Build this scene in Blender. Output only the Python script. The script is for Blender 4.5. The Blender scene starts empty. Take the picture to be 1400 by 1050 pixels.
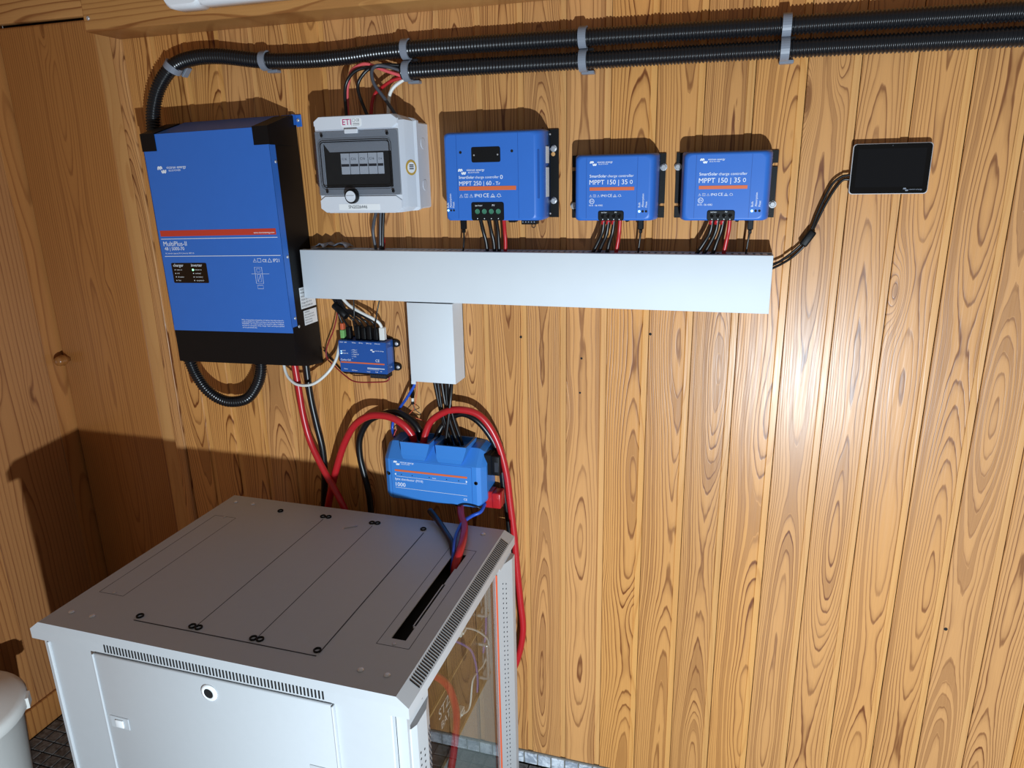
import bpy, bmesh, math, random
from mathutils import Vector, Matrix, Quaternion

random.seed(7)
SC = bpy.context.scene
COL = SC.collection

# ------------------------------------------------------------------ camera, world, light, exposure
cam_d = bpy.data.cameras.new('camera')
cam_d.sensor_fit = 'HORIZONTAL'
cam_d.sensor_width = 36.0
cam_d.lens = 976.02 / 1400.0 * 36.0
cam_d.clip_start = 0.02
cam = bpy.data.objects.new('camera', cam_d)
cam.location = (0.7306, -1.5035, 0.1797)
cam.rotation_euler = (1.2842, 0.0197, 0.2964)
COL.objects.link(cam)
SC.camera = cam

world = bpy.data.worlds.new('world')
SC.world = world
world.use_nodes = True
wb = world.node_tree.nodes['Background']
wb.inputs['Color'].default_value = (1.0, 0.95, 0.90, 1)
wb.inputs['Strength'].default_value = 0.16

# a small hand lamp shining at the wall from low behind the photographer
key_d = bpy.data.lights.new('work_light', 'POINT')
key_d.energy = 186.0
key_d.color = (0.75, 0.88, 0.98)
key_d.shadow_soft_size = 0.013
key = bpy.data.objects.new('work_light', key_d)
key.location = (1.04, -1.80, -0.705)
COL.objects.link(key)

SC.view_settings.view_transform = 'Standard'
SC.view_settings.look = 'None'
SC.view_settings.exposure = 0.0
SC.view_settings.gamma = 1.0
SC.view_settings.use_curve_mapping = False

# ------------------------------------------------------------------ materials
def srgb(r, g, b):
    def f(c):
        c /= 255.0
        return c / 12.92 if c <= 0.04045 else ((c + 0.055) / 1.055) ** 2.4
    return (f(r), f(g), f(b), 1.0)

def new_mat(name):
    m = bpy.data.materials.new(name)
    m.use_nodes = True
    nt = m.node_tree
    return m, nt, nt.nodes['Principled BSDF']

def N(nt, kind, **kw):
    n = nt.nodes.new(kind)
    for k, v in kw.items():
        setattr(n, k, v)
    return n

def setin(nt, sock, v):
    if isinstance(v, (int, float)):
        sock.default_value = v
    elif isinstance(v, (tuple, list)):
        sock.default_value = v
    else:
        nt.links.new(v, sock)

def M(nt, op, a, b=0.0, c=None, clamp=False):
    n = N(nt, 'ShaderNodeMath', operation=op)
    n.use_clamp = clamp
    setin(nt, n.inputs[0], a)
    setin(nt, n.inputs[1], b)
    if c is not None:
        setin(nt, n.inputs[2], c)
    return n.outputs[0]

def plain(name, col, rough=0.45, metal=0.0, var=0.06, bump=0.0, scale=40.0, spec=0.5, coat=0.0):
    m, nt, p = new_mat(name)
    p.inputs['Roughness'].default_value = rough
    p.inputs['Metallic'].default_value = metal
    p.inputs['Specular IOR Level'].default_value = spec
    p.inputs['Coat Weight'].default_value = coat
    tc = N(nt, 'ShaderNodeTexCoord')
    no = N(nt, 'ShaderNodeTexNoise')
    no.inputs['Scale'].default_value = scale
    no.inputs['Detail'].default_value = 3
    nt.links.new(tc.outputs['Object'], no.inputs['Vector'])
    mr = N(nt, 'ShaderNodeMapRange')
    mr.inputs['To Min'].default_value = 1 - var
    mr.inputs['To Max'].default_value = 1 + var
    nt.links.new(no.outputs['Fac'], mr.inputs['Value'])
    mix = N(nt, 'ShaderNodeVectorMath', operation='SCALE')
    mix.inputs[0].default_value = col[:3]
    nt.links.new(mr.outputs['Result'], mix.inputs['Scale'])
    nt.links.new(mix.outputs['Vector'], p.inputs['Base Color'])
    if bump:
        b = N(nt, 'ShaderNodeBump')
        b.inputs['Strength'].default_value = bump
        b.inputs['Distance'].default_value = 0.001
        n2 = N(nt, 'ShaderNodeTexNoise')
        n2.inputs['Scale'].default_value = scale * 25
        nt.links.new(tc.outputs['Object'], n2.inputs['Vector'])
        nt.links.new(n2.outputs['Fac'], b.inputs['Height'])
        nt.links.new(b.outputs['Normal'], p.inputs['Normal'])
    return m

def emit(name, col, strength):
    m, nt, p = new_mat(name)
    p.inputs['Base Color'].default_value = col
    p.inputs['Emission Color'].default_value = col
    p.inputs['Emission Strength'].default_value = strength
    return m

def wood(name, across='X', along='Z', light=(207, 148, 87), dark=(112, 60, 27), spacing=0.0039, rough=0.34, knots=True):
    """plain-sawn pine: a flat cut through wandering growth rings"""
    m, nt, p = new_mat(name)
    tc = N(nt, 'ShaderNodeTexCoord')
    sp = N(nt, 'ShaderNodeSeparateXYZ')
    nt.links.new(tc.outputs['Object'], sp.inputs[0])
    a = sp.outputs[across]
    l0 = sp.outputs[along]
    oi = N(nt, 'ShaderNodeObjectInfo')
    rnd = oi.outputs['Random']
    seed = M(nt, 'MULTIPLY', rnd, 71.3)
    rnd2 = M(nt, 'FRACT', M(nt, 'MULTIPLY', rnd, 17.77))
    rnd3 = M(nt, 'FRACT', M(nt, 'MULTIPLY', rnd, 53.13))
    l = M(nt, 'ADD', l0, seed)
    def noise(av, lv, detail=1.0, off=0.0):
        c = N(nt, 'ShaderNodeCombineXYZ')
        setin(nt, c.inputs[0], M(nt, 'MULTIPLY', a, av))
        setin(nt, c.inputs[1], M(nt, 'ADD', M(nt, 'MULTIPLY', seed, 0.37), off))
        setin(nt, c.inputs[2], M(nt, 'MULTIPLY', l, lv))
        n = N(nt, 'ShaderNodeTexNoise')
        n.inputs['Scale'].default_value = 1.0
        n.inputs['Detail'].default_value = detail
        nt.links.new(c.outputs[0], n.inputs['Vector'])
        return n.outputs['Fac']
    # heart axis wanders sideways and in depth
    cx = M(nt, 'ADD', M(nt, 'MULTIPLY', M(nt, 'SUBTRACT', rnd2, 0.5), 0.045),
           M(nt, 'MULTIPLY', M(nt, 'SUBTRACT', noise(0.0, 1.1, 1.0, 3.1), 0.5), 0.05))
    u = M(nt, 'SUBTRACT', a, cx)
    d = M(nt, 'ADD', -0.016, M(nt, 'MULTIPLY', noise(3.0, 1.7, 1.2, 9.7), 0.092))
    if knots:
        cv = N(nt, 'ShaderNodeCombineXYZ')
        setin(nt, cv.inputs[0], M(nt, 'MULTIPLY', a, 8.0))
        setin(nt, cv.inputs[1], M(nt, 'MULTIPLY', seed, 0.61))
        setin(nt, cv.inputs[2], M(nt, 'MULTIPLY', l, 1.9))
        vo = N(nt, 'ShaderNodeTexVoronoi')
        vo.inputs['Scale'].default_value = 1.0
        nt.links.new(cv.outputs[0], vo.inputs['Vector'])
        kd = vo.outputs['Distance']
        kb = M(nt, 'SUBTRACT', 1.0, M(nt, 'DIVIDE', kd, 0.26), clamp=True)
        d = M(nt, 'ADD', d, M(nt, 'MULTIPLY', M(nt, 'POWER', kb, 2.0), 0.045))
    r = M(nt, 'SQRT', M(nt, 'ADD', M(nt, 'MULTIPLY', u, u), M(nt, 'MULTIPLY', d, d)))
    r = M(nt, 'ADD', r, M(nt, 'MULTIPLY', noise(60.0, 9.0, 2.0, 21.0), 0.0035))
    space = M(nt, 'MULTIPLY', spacing, M(nt, 'ADD', 0.72, M(nt, 'MULTIPLY', rnd3, 0.6)))
    ph = M(nt, 'DIVIDE', r, space)
    fr = M(nt, 'FRACT', ph)
    ramp = N(nt, 'ShaderNodeValToRGB')
    e = ramp.color_ramp.elements
    e[0].position = 0.0; e[0].color = (0.05, 0.05, 0.05, 1)
    e[1].position = 1.0; e[1].color = (0.15, 0.15, 0.15, 1)
    for pos, v in ((0.50, 0.08), (0.74, 0.35), (0.86, 1.0), (0.94, 0.9)):
        x = e.new(pos); x.color = (v, v, v, 1)
    setin(nt, ramp.inputs[0], fr)
    line = ramp.outputs[0]
    # ring strength differs from ring to ring and fades along the board
    rs = N(nt, 'ShaderNodeTexWhiteNoise', noise_dimensions='1D')
    setin(nt, rs.inputs['W'], M(nt, 'ADD', M(nt, 'FLOOR', ph), seed))
    stren = M(nt, 'ADD', 0.50, M(nt, 'MULTIPLY', rs.outputs['Value'], 0.6))
    fade = M(nt, 'ADD', 0.55, M(nt, 'MULTIPLY', noise(10.0, 3.0, 1.0, 40.0), 0.8))
    fac = M(nt, 'MULTIPLY', M(nt, 'MULTIPLY', line, stren), fade, clamp=True)
    # now and then a whole ring is resin-dark, which shows as a patch where the ring is cut flat
    rs2 = N(nt, 'ShaderNodeTexWhiteNoise', noise_dimensions='1D')
    setin(nt, rs2.inputs['W'], M(nt, 'ADD', M(nt, 'FLOOR', ph), M(nt, 'ADD', seed, 11.5)))
    patch = M(nt, 'MULTIPLY', M(nt, 'GREATER_THAN', rs2.outputs['Value'], 0.88), 0.38)
    fac = M(nt, 'MAXIMUM', fac, patch)
    fine = noise(420.0, 14.0, 2.0, 55.0)
    fac = M(nt, 'ADD', fac, M(nt, 'MULTIPLY', M(nt, 'SUBTRACT', fine, 0.5), 0.28), clamp=True)
    mix = N(nt, 'ShaderNodeMix', data_type='RGBA')
    setin(nt, mix.inputs['Factor'], fac)
    mix.inputs['A'].default_value = srgb(*light)
    mix.inputs['B'].default_value = srgb(*dark)
    colr = mix.outputs['Result']
    if knots:
        km = N(nt, 'ShaderNodeMapRange')
        km.inputs['From Min'].default_value = 0.07
        km.inputs['From Max'].default_value = 0.04
        setin(nt, km.inputs['Value'], kd)
        mk = N(nt, 'ShaderNodeMix', data_type='RGBA')
        setin(nt, mk.inputs['Factor'], M(nt, 'MULTIPLY', km.outputs['Result'], 0.75, clamp=True))
        setin(nt, mk.inputs['A'], colr)
        mk.inputs['B'].default_value = srgb(112, 62, 26)
        colr = mk.outputs['Result']
    hv = N(nt, 'ShaderNodeHueSaturation')
    setin(nt, hv.inputs['Value'], M(nt, 'ADD', 0.94, M(nt, 'MULTIPLY', rnd3, 0.12)))
    setin(nt, hv.inputs['Saturation'], M(nt, 'ADD', 0.95, M(nt, 'MULTIPLY', rnd2, 0.07)))
    setin(nt, hv.inputs['Color'], colr)
    nt.links.new(hv.outputs['Color'], p.inputs['Base Color'])
    setin(nt, p.inputs['Roughness'], M(nt, 'ADD', rough - 0.06, M(nt, 'MULTIPLY', fine, 0.14)))
    p.inputs['Specular IOR Level'].default_value = 0.42
    b = N(nt, 'ShaderNodeBump')
    b.inputs['Strength'].default_value = 0.35
    b.inputs['Distance'].default_value = 0.0007
    setin(nt, b.inputs['Height'], M(nt, 'ADD', M(nt, 'MULTIPLY', fac, -0.5), M(nt, 'MULTIPLY', noise(110.0, 6.0, 2.0, 77.0), 1.6)))
    nt.links.new(b.outputs['Normal'], p.inputs['Normal'])
    return m

def glass(name, tint, ior=1.5, rough=0.02):
    m = bpy.data.materials.new(name)
    m.use_nodes = True
    nt = m.node_tree
    nt.nodes.clear()
    out = N(nt, 'ShaderNodeOutputMaterial')
    t = N(nt, 'ShaderNodeBsdfTransparent')
    t.inputs['Color'].default_value = tint
    g = N(nt, 'ShaderNodeBsdfGlossy')
    g.inputs['Roughness'].default_value = rough
    f0 = ((ior - 1) / (ior + 1)) ** 2
    ge = N(nt, 'ShaderNodeNewGeometry')
    dt = N(nt, 'ShaderNodeVectorMath', operation='DOT_PRODUCT')
    nt.links.new(ge.outputs['Normal'], dt.inputs[0]); nt.links.new(ge.outputs['Incoming'], dt.inputs[1])
    c1 = M(nt, 'SUBTRACT', 1.0, M(nt, 'ABSOLUTE', dt.outputs['Value']), clamp=True)
    fres = M(nt, 'ADD', f0, M(nt, 'MULTIPLY', M(nt, 'POWER', c1, 5.0), 1 - f0), clamp=True)
    mx = N(nt, 'ShaderNodeMixShader')
    nt.links.new(fres, mx.inputs[0])
    nt.links.new(t.outputs[0], mx.inputs[1])
    nt.links.new(g.outputs[0], mx.inputs[2])
    nt.links.new(mx.outputs[0], out.inputs['Surface'])
    return m

def tile_mat(name, c1, c2, rough):
    m, nt, p = new_mat(name)
    tc = N(nt, 'ShaderNodeTexCoord')
    oi = N(nt, 'ShaderNodeObjectInfo')
    ad = N(nt, 'ShaderNodeVectorMath', operation='ADD')
    nt.links.new(tc.outputs['Object'], ad.inputs[0])
    sc = N(nt, 'ShaderNodeCombineXYZ')
    setin(nt, sc.inputs[0], M(nt, 'MULTIPLY', oi.outputs['Random'], 31.0))
    nt.links.new(sc.outputs[0], ad.inputs[1])
    no = N(nt, 'ShaderNodeTexNoise')
    no.inputs['Scale'].default_value = 55
    no.inputs['Detail'].default_value = 6
    no.inputs['Distortion'].default_value = 1.2
    nt.links.new(ad.outputs[0], no.inputs['Vector'])
    mr = N(nt, 'ShaderNodeValToRGB')
    mr.color_ramp.elements[0].position = 0.38
    mr.color_ramp.elements[0].color = c1
    mr.color_ramp.elements[1].position = 0.62
    mr.color_ramp.elements[1].color = c2
    nt.links.new(no.outputs['Fac'], mr.inputs[0])
    nt.links.new(mr.outputs[0], p.inputs['Base Color'])
    p.inputs['Roughness'].default_value = rough
    return m

MT = {}
MT['pine'] = wood('pine_board_varnished')
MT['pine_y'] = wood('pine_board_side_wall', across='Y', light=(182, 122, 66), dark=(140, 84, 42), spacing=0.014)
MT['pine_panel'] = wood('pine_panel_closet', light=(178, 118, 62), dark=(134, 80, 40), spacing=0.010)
MT['pine_edge'] = wood('pine_sapwood_edge', light=(210, 155, 92), dark=(194, 136, 76), spacing=0.01, knots=False)
MT['pine_beam'] = wood('pine_beam', across='Z', along='X', light=(196, 140, 78), dark=(140, 84, 38), spacing=0.011, knots=False)
MT['pine_knob'] = plain('varnished_knob_wood', srgb(150, 96, 48), 0.25, var=0.15, scale=60, coat=0.5)
MT['blue'] = plain('blue_painted_metal', srgb(48, 108, 196), 0.42, var=0.03)
MT['blue_top'] = MT['blue']
MT['blue_plastic'] = plain('blue_plastic', srgb(58, 126, 204), 0.38, var=0.03)
MT['blue_dark'] = plain('deep_blue_plastic', srgb(30, 82, 158), 0.4, var=0.04)
MT['black'] = plain('black_paint', srgb(11, 11, 13), 0.5, var=0.1, bump=0.2, spec=0.25)
MT['black_gloss'] = plain('black_glossy_plastic', srgb(6, 6, 7), 0.12, var=0.05)
MT['black_rubber'] = plain('black_cable_sheath', srgb(15, 15, 17), 0.33, var=0.1)
MT['conduit'] = plain('black_corrugated_plastic', srgb(20, 21, 25), 0.28, var=0.1)
MT['red_cable'] = plain('red_cable_sheath', srgb(180, 32, 38), 0.32, var=0.05)
MT['pink_cable'] = plain('faded_red_wire', srgb(226, 92, 96), 0.4, var=0.05)
MT['blue_cable'] = plain('blue_wire_sheath', srgb(36, 84, 190), 0.35, var=0.05)
MT['white_cable'] = plain('white_cable_sheath', srgb(226, 226, 222), 0.35, var=0.03)
MT['grey_cable'] = plain('grey_wire_sheath', srgb(70, 72, 80), 0.4, var=0.05)
MT['purple_cable'] = plain('violet_patch_cable', srgb(120, 104, 176), 0.4, var=0.05)
MT['darkred_wire'] = plain('dark_red_thin_wire', srgb(140, 30, 40), 0.4, var=0.05)
MT['orange_wire'] = plain('orange_thin_wire', srgb(206, 96, 60), 0.4, var=0.05)
MT['clip'] = plain('grey_clip_plastic', srgb(128, 134, 146), 0.4, var=0.04)
MT['pvc'] = plain('white_pvc', srgb(214, 220, 226), 0.55, var=0.025, scale=14, spec=0.25)
MT['enclosure'] = plain('light_grey_plastic', srgb(214, 218, 226), 0.4, var=0.02)
MT['enclosure_in'] = plain('grey_inner_frame', srgb(150, 154, 160), 0.5, var=0.03)
MT['smoke'] = glass('smoked_clear_cover', (0.86, 0.87, 0.89, 1), 1.45, 0.06)
MT['glass'] = glass('clear_door_glass', (0.82, 0.84, 0.83, 1), 1.52, 0.01)
MT['dark'] = plain('dark_void', srgb(9, 9, 10), 0.8, var=0.1)
MT['breaker'] = plain('breaker_grey', srgb(206, 210, 216), 0.45, var=0.03)
MT['print_white'] = plain('white_print', srgb(236, 240, 246), 0.5, var=0.01)
MT['print_black'] = plain('dark_print', srgb(42, 44, 52), 0.5, var=0.02)
MT['print_red'] = plain('red_print', srgb(196, 62, 44), 0.45, var=0.02)
MT['print_orange'] = plain('orange_print', srgb(214, 104, 58), 0.45, var=0.02)
MT['print_magenta'] = plain('magenta_print', srgb(190, 34, 110), 0.45, var=0.02)
MT['print_gold'] = plain('gold_print', srgb(196, 158, 70), 0.4, var=0.05)
MT['sticker'] = plain('white_sticker', srgb(236, 238, 240), 0.45, var=0.02)
MT['steel'] = plain('bright_zinc', srgb(206, 206, 208), 0.3, metal=0.55, var=0.1)
MT['rack'] = plain('light_grey_powder_coat', srgb(184, 187, 190), 0.42, var=0.02, bump=0.12, scale=60)
MT['rack_in'] = plain('grey_rack_interior', srgb(170, 172, 172), 0.5, var=0.04)
MT['seal'] = plain('orange_door_seal', srgb(222, 92, 52), 0.5, var=0.04)
MT['unit'] = plain('unit_front_reflected_brown', srgb(66, 52, 40), 0.4, var=0.12)  # blackish fronts; brown of the wood reflected in the glass put into the colour
MT['tan'] = plain('tan_trim', srgb(190, 160, 112), 0.5, var=0.06)
MT['bin'] = plain('white_polypropylene', srgb(232, 232, 228), 0.6, var=0.02, spec=0.25)
MT['grout'] = plain('dark_grout', srgb(30, 28, 27), 0.85, var=0.2)
MT['grout_light'] = plain('grey_grout', srgb(120, 116, 108), 0.85, var=0.2)
MT['tile'] = tile_mat('dark_marbled_mosaic', srgb(62, 58, 56), srgb(112, 106, 102), 0.35)
MT['tile_white'] = tile_mat('white_marbled_mosaic', srgb(150, 158, 170), srgb(218, 224, 232), 0.3)
MT['lamp_body'] = plain('white_lamp_housing', srgb(240, 242, 246), 0.35, var=0.01)
MT['led_green'] = emit('green_led', (0.25, 1.0, 0.45, 1), 3.0)
MT['led_blue'] = emit('blue_led', (0.35, 0.75, 1.0, 1), 2.5)
MT['terminal'] = plain('green_terminal', srgb(60, 120, 96), 0.4, var=0.1)
MT['clear_plug'] = plain('green_orange_plug', srgb(120, 176, 104), 0.3, var=0.3, scale=90)
MT['screen'] = plain('dark_screen_glass', srgb(14, 15, 18), 0.08, var=0.05)
MT['screen_rim'] = plain('silver_rim', srgb(196, 196, 200), 0.35, var=0.03)

# ------------------------------------------------------------------ mesh helpers
class MB:
    def __init__(s):
        s.v = []; s.f = []; s.sm = []
    def add(s, verts, faces, smooth=False):
        o = len(s.v)
        s.v.extend([tuple(v) for v in verts])
        for f in faces:
            s.f.append(tuple(i + o for i in f)); s.sm.append(smooth)
        return s
    def box(s, x0, x1, y0, y1, z0, z1, bev=0.0, seg=1):
        x0, x1 = min(x0, x1), max(x0, x1); y0, y1 = min(y0, y1), max(y0, y1); z0, z1 = min(z0, z1), max(z0, z1)
        if bev <= 0:
            v = [(x0,y0,z0),(x1,y0,z0),(x1,y1,z0),(x0,y1,z0),(x0,y0,z1),(x1,y0,z1),(x1,y1,z1),(x0,y1,z1)]
            return s.add(v, [(0,3,2,1),(4,5,6,7),(0,1,5,4),(1,2,6,5),(2,3,7,6),(3,0,4,7)])
        bm = bmesh.new()
        bmesh.ops.create_cube(bm, size=1.0)
        for v in bm.verts:
            v.co = Vector((x0 + (v.co.x + .5) * (x1 - x0), y0 + (v.co.y + .5) * (y1 - y0), z0 + (v.co.z + .5) * (z1 - z0)))
        bev = min(bev, 0.49 * min(x1 - x0, y1 - y0, z1 - z0))
        bmesh.ops.bevel(bm, geom=list(bm.edges) , offset=bev, segments=seg, affect='EDGES', profile=0.5)
        bm.verts.index_update()
        s.add([v.co.copy() for v in bm.verts], [[v.index for v in f.verts] for f in bm.faces], seg > 1)
        bm.free()
        return s
    def loft(s, rings, cap0=True, cap1=True, smooth=False):
        n = len(rings[0]); o = len(s.v)
        for r in rings: s.v.extend([tuple(p) for p in r])
        for k in range(len(rings) - 1):
            for i in range(n):
                j = (i + 1) % n
                s.f.append((o + k*n + i, o + k*n + j, o + (k+1)*n + j, o + (k+1)*n + i)); s.sm.append(smooth)
        if cap0: s.f.append(tuple(o + i for i in reversed(range(n)))); s.sm.append(False)
        if cap1: s.f.append(tuple(o + (len(rings)-1)*n + i for i in range(n))); s.sm.append(False)
        return s
    def prism(s, poly, axis, a, b):
        def mk(p, t):
            return {'X': (t, p[0], p[1]), 'Y': (p[0], t, p[1]), 'Z': (p[0], p[1], t)}[axis]
        return s.loft([[mk(p, a) for p in poly], [mk(p, b) for p in poly]])
    def tube(s, pts, r, sides=10, caps=True, rr=None):
        """pts already dense; rr optional radius list"""
        P = [Vector(p) for p in pts]
        T = []
        for i in range(len(P)):
            t = P[min(i+1, len(P)-1)] - P[max(i-1, 0)]
            T.append(t.normalized() if t.length > 1e-9 else Vector((0, 0, 1)))
        up = Vector((0, -1, 0))
        if abs(T[0].dot(up)) > 0.95: up = Vector((1, 0, 0))
        n = (up - T[0] * up.dot(T[0])).normalized()
        rings = []
        for i, p in enumerate(P):
            if i:
                q = T[i-1].rotation_difference(T[i]); n = q @ n
                n = (n - T[i] * n.dot(T[i])).normalized()
            b = T[i].cross(n)
            rad = rr[i] if rr else r
            rings.append([p + (n * math.cos(2*math.pi*k/sides) + b * math.sin(2*math.pi*k/sides)) * rad for k in range(sides)])
        return s.loft(rings, caps, caps, True)
    def lathe(s, prof, c, axis='Z', n=20, smooth=True, caps=True):
        """prof: (radius, height) pairs; axis direction from c"""
        c = Vector(c)
        ax = {'X': Vector((1,0,0)), 'Y': Vector((0,-1,0)), 'Z': Vector((0,0,1))}[axis]
        u = {'X': Vector((0,1,0)), 'Y': Vector((1,0,0)), 'Z': Vector((1,0,0))}[axis]
        w = ax.cross(u)
        rings = []
        for r, h in prof:
            r = max(r, 1e-5)
            rings.append([c + ax*h + (u*math.cos(2*math.pi*k/n) + w*math.sin(2*math.pi*k/n))*r for k in range(n)])
        return s.loft(rings, caps, caps, smooth)
    def cyl(s, c, r, h, axis='Y', n=14):
        return s.lathe([(r, 0), (r, h)], c, axis, n, smooth=False)
    def ribbon(s, pts, w, y, t=0.0003, closed=False):
        """flat stroke in the XZ plane facing -Y"""
        P = [Vector((p[0], 0, p[1])) for p in pts]
        n = len(P); L = []; R = []
        for i in range(n):
            if closed: d = P[(i+1) % n] - P[i-1]
            else: d = P[min(i+1, n-1)] - P[max(i-1, 0)]
            if d.length < 1e-9: d = Vector((1,0,0))
            d.normalize(); k = Vector((-d.z, 0, d.x)) * w / 2
            L.append(P[i] + k); R.append(P[i] - k)
        v = [(p.x, y, p.z) for p in L] + [(p.x, y, p.z) for p in R]
        f = []
        for i in range(n if closed else n - 1):
            j = (i + 1) % n
            f.append((i, j, n + j, n + i))
        return s.add(v, f)

def cr(pts, n=8):
    """Catmull-Rom through pts"""
    P = [Vector(p) for p in pts]
    if len(P) < 3:
        return [P[0].lerp(P[-1], i / n) for i in range(n + 1)]
    P = [2*P[0]-P[1]] + P + [2*P[-1]-P[-2]]
    out = []
    for i in range(1, len(P) - 2):
        p0, p1, p2, p3 = P[i-1], P[i], P[i+1], P[i+2]
        for k in range(n):
            t = k / n
            out.append(0.5*((2*p1)+(p2-p0)*t+(2*p0-5*p1+4*p2-p3)*t*t+(3*p1-p0-3*p2+p3)*t*t*t))
    out.append(P[-2])
    return out

def rrect(x0, x1, z0, z1, r, y, n=4):
    r = min(r, (x1-x0)/2-1e-5, (z1-z0)/2-1e-5)
    out = []
    for cx, cz, a in ((x1-r, z1-r, 0), (x0+r, z1-r, 90), (x0+r, z0+r, 180), (x1-r, z0+r, 270)):
        for k in range(n + 1):
            t = math.radians(a + 90*k/n)
            out.append((cx + r*math.cos(t), y, cz + r*math.sin(t)))
    return out

WL = {}   # world location of every root while building
def tag(o, label, cat, group=None):
    o['label'] = label; o['category'] = cat
    if group: o['group'] = group
    return o
def thing(name, label, cat, loc, group=None):
    o = bpy.data.objects.new(name, None)
    o.empty_display_size = 0.02
    COL.objects.link(o); o.location = loc
    WL[o] = Vector(loc)
    return tag(o, label, cat, group)
def obj(name, mb, mat, parent=None, recalc=True, label=None):
    me = bpy.data.meshes.new(name)
    V = [Vector(v) for v in mb.v]
    if parent is None:
        lo = Vector((min(v[i] for v in V) for i in range(3))); hi = Vector((max(v[i] for v in V) for i in range(3)))
        off = Vector(((lo.x+hi.x)/2, (lo.y+hi.y)/2, lo.z))
    else:
        off = WL[parent]
    me.from_pydata([v - off for v in V], [], mb.f)
    for p, s in zip(me.polygons, mb.sm): p.use_smooth = s
    if recalc:
        bm = bmesh.new(); bm.from_mesh(me); bmesh.ops.recalc_face_normals(bm, faces=bm.faces); bm.to_mesh(me); bm.free()
    me.materials.append(MT[mat])
    o = bpy.data.objects.new(name, me)
    COL.objects.link(o)
    if parent is None:
        o.location = off
    else:
        o.parent = parent
    WL[o] = off
    if label: o['label'] = label
    return o
def struct(name, mb, mat, label=None, cat=None):
    o = obj(name, mb, mat); o['kind'] = 'structure'
    if label: o['label'] = label
    if cat: o['category'] = cat
    return o
def copy_child(src, parent, loc):
    c = src.copy(); COL.objects.link(c); c.parent = parent; c.location = loc
    return c

def text(s, x, z, y, parent, mat='print_white', width=None, size=0.01, bold=0.0, name='lettering', face='-Y', shear=0.0, rot=0.0, tx=1.0):
    cu = bpy.data.curves.new('t', 'FONT')
    cu.body = s; cu.size = 1.0; cu.offset = 0.0 if 'M' in s else bold * 0.45; cu.shear = shear; cu.resolution_u = 3
    t = bpy.data.objects.new('t', cu); COL.objects.link(t)
    dg = bpy.context.evaluated_depsgraph_get()
    me = bpy.data.meshes.new_from_object(t.evaluated_get(dg))
    bpy.data.objects.remove(t); bpy.data.curves.remove(cu)
    xs = [v.co.x for v in me.vertices]
    if not xs: return None
    if width: k = width / (max(xs) - min(xs))
    else: k = size
    x0 = min(xs)
    mb = MB(); vv = []
    ca, sa = math.cos(rot), math.sin(rot)
    for v in me.vertices:
        px, pz = (v.co.x - x0) * k * tx, v.co.y * k
        px, pz = px*ca - pz*sa, px*sa + pz*ca
        if face == '-Y': vv.append((x + px, y, z + pz))
        elif face == '+X': vv.append((y, x + px, z + pz))
        elif face == '-Yup': vv.append((x, y, z + px))
    mb.add(vv, [tuple(p.vertices) for p in me.polygons])
    bpy.data.meshes.remove(me)
    return obj(name, mb, mat, parent, recalc=False)

def logo(x, z, w, y, parent, mat='print_white'):
    """two interlocked wave marks"""
    k = w; t = w * 0.15; n = 0
    def arch(cx, cz, r, flip=1):
        return [(x + (cx - r*math.cos(a))*k, z + (cz + flip*r*math.sin(a)*1.3)*k) for a in [math.pi*i/8 for i in range(9)]]
    mb = MB()
    for cx in (0.13, 0.38):
        a = arch(cx, 0.14, 0.09)
        mb.ribbon([(a[0][0] - 0.02*k, a[0][1] - 0.14*k)] + a + [(a[-1][0] + 0.01*k, a[-1][1] - 0.09*k)], t, y - 0.00004 * n); n += 1
    for cx in (0.54, 0.79):
        a = arch(cx, -0.17, 0.09, -1)
        mb.ribbon([(a[0][0] - 0.01*k, a[0][1] + 0.09*k)] + a + [(a[-1][0] + 0.02*k, a[-1][1] + 0.14*k)], t, y - 0.00004 * n); n += 1
    return obj('logo', mb, mat, parent, recalc=False)

def brand(x, z, w, y, parent, mat='print_white'):
    """logo + wordmark, total width w"""
    logo(x, z, w * 0.30, y, parent, mat)
    text('victron energy', x + w*0.31, z + w*0.015, y, parent, mat, width=w*0.69, bold=0.012)
    text('BLUE POWER', x + w*0.38, z - w*0.06, y, parent, mat, width=w*0.42)

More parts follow.
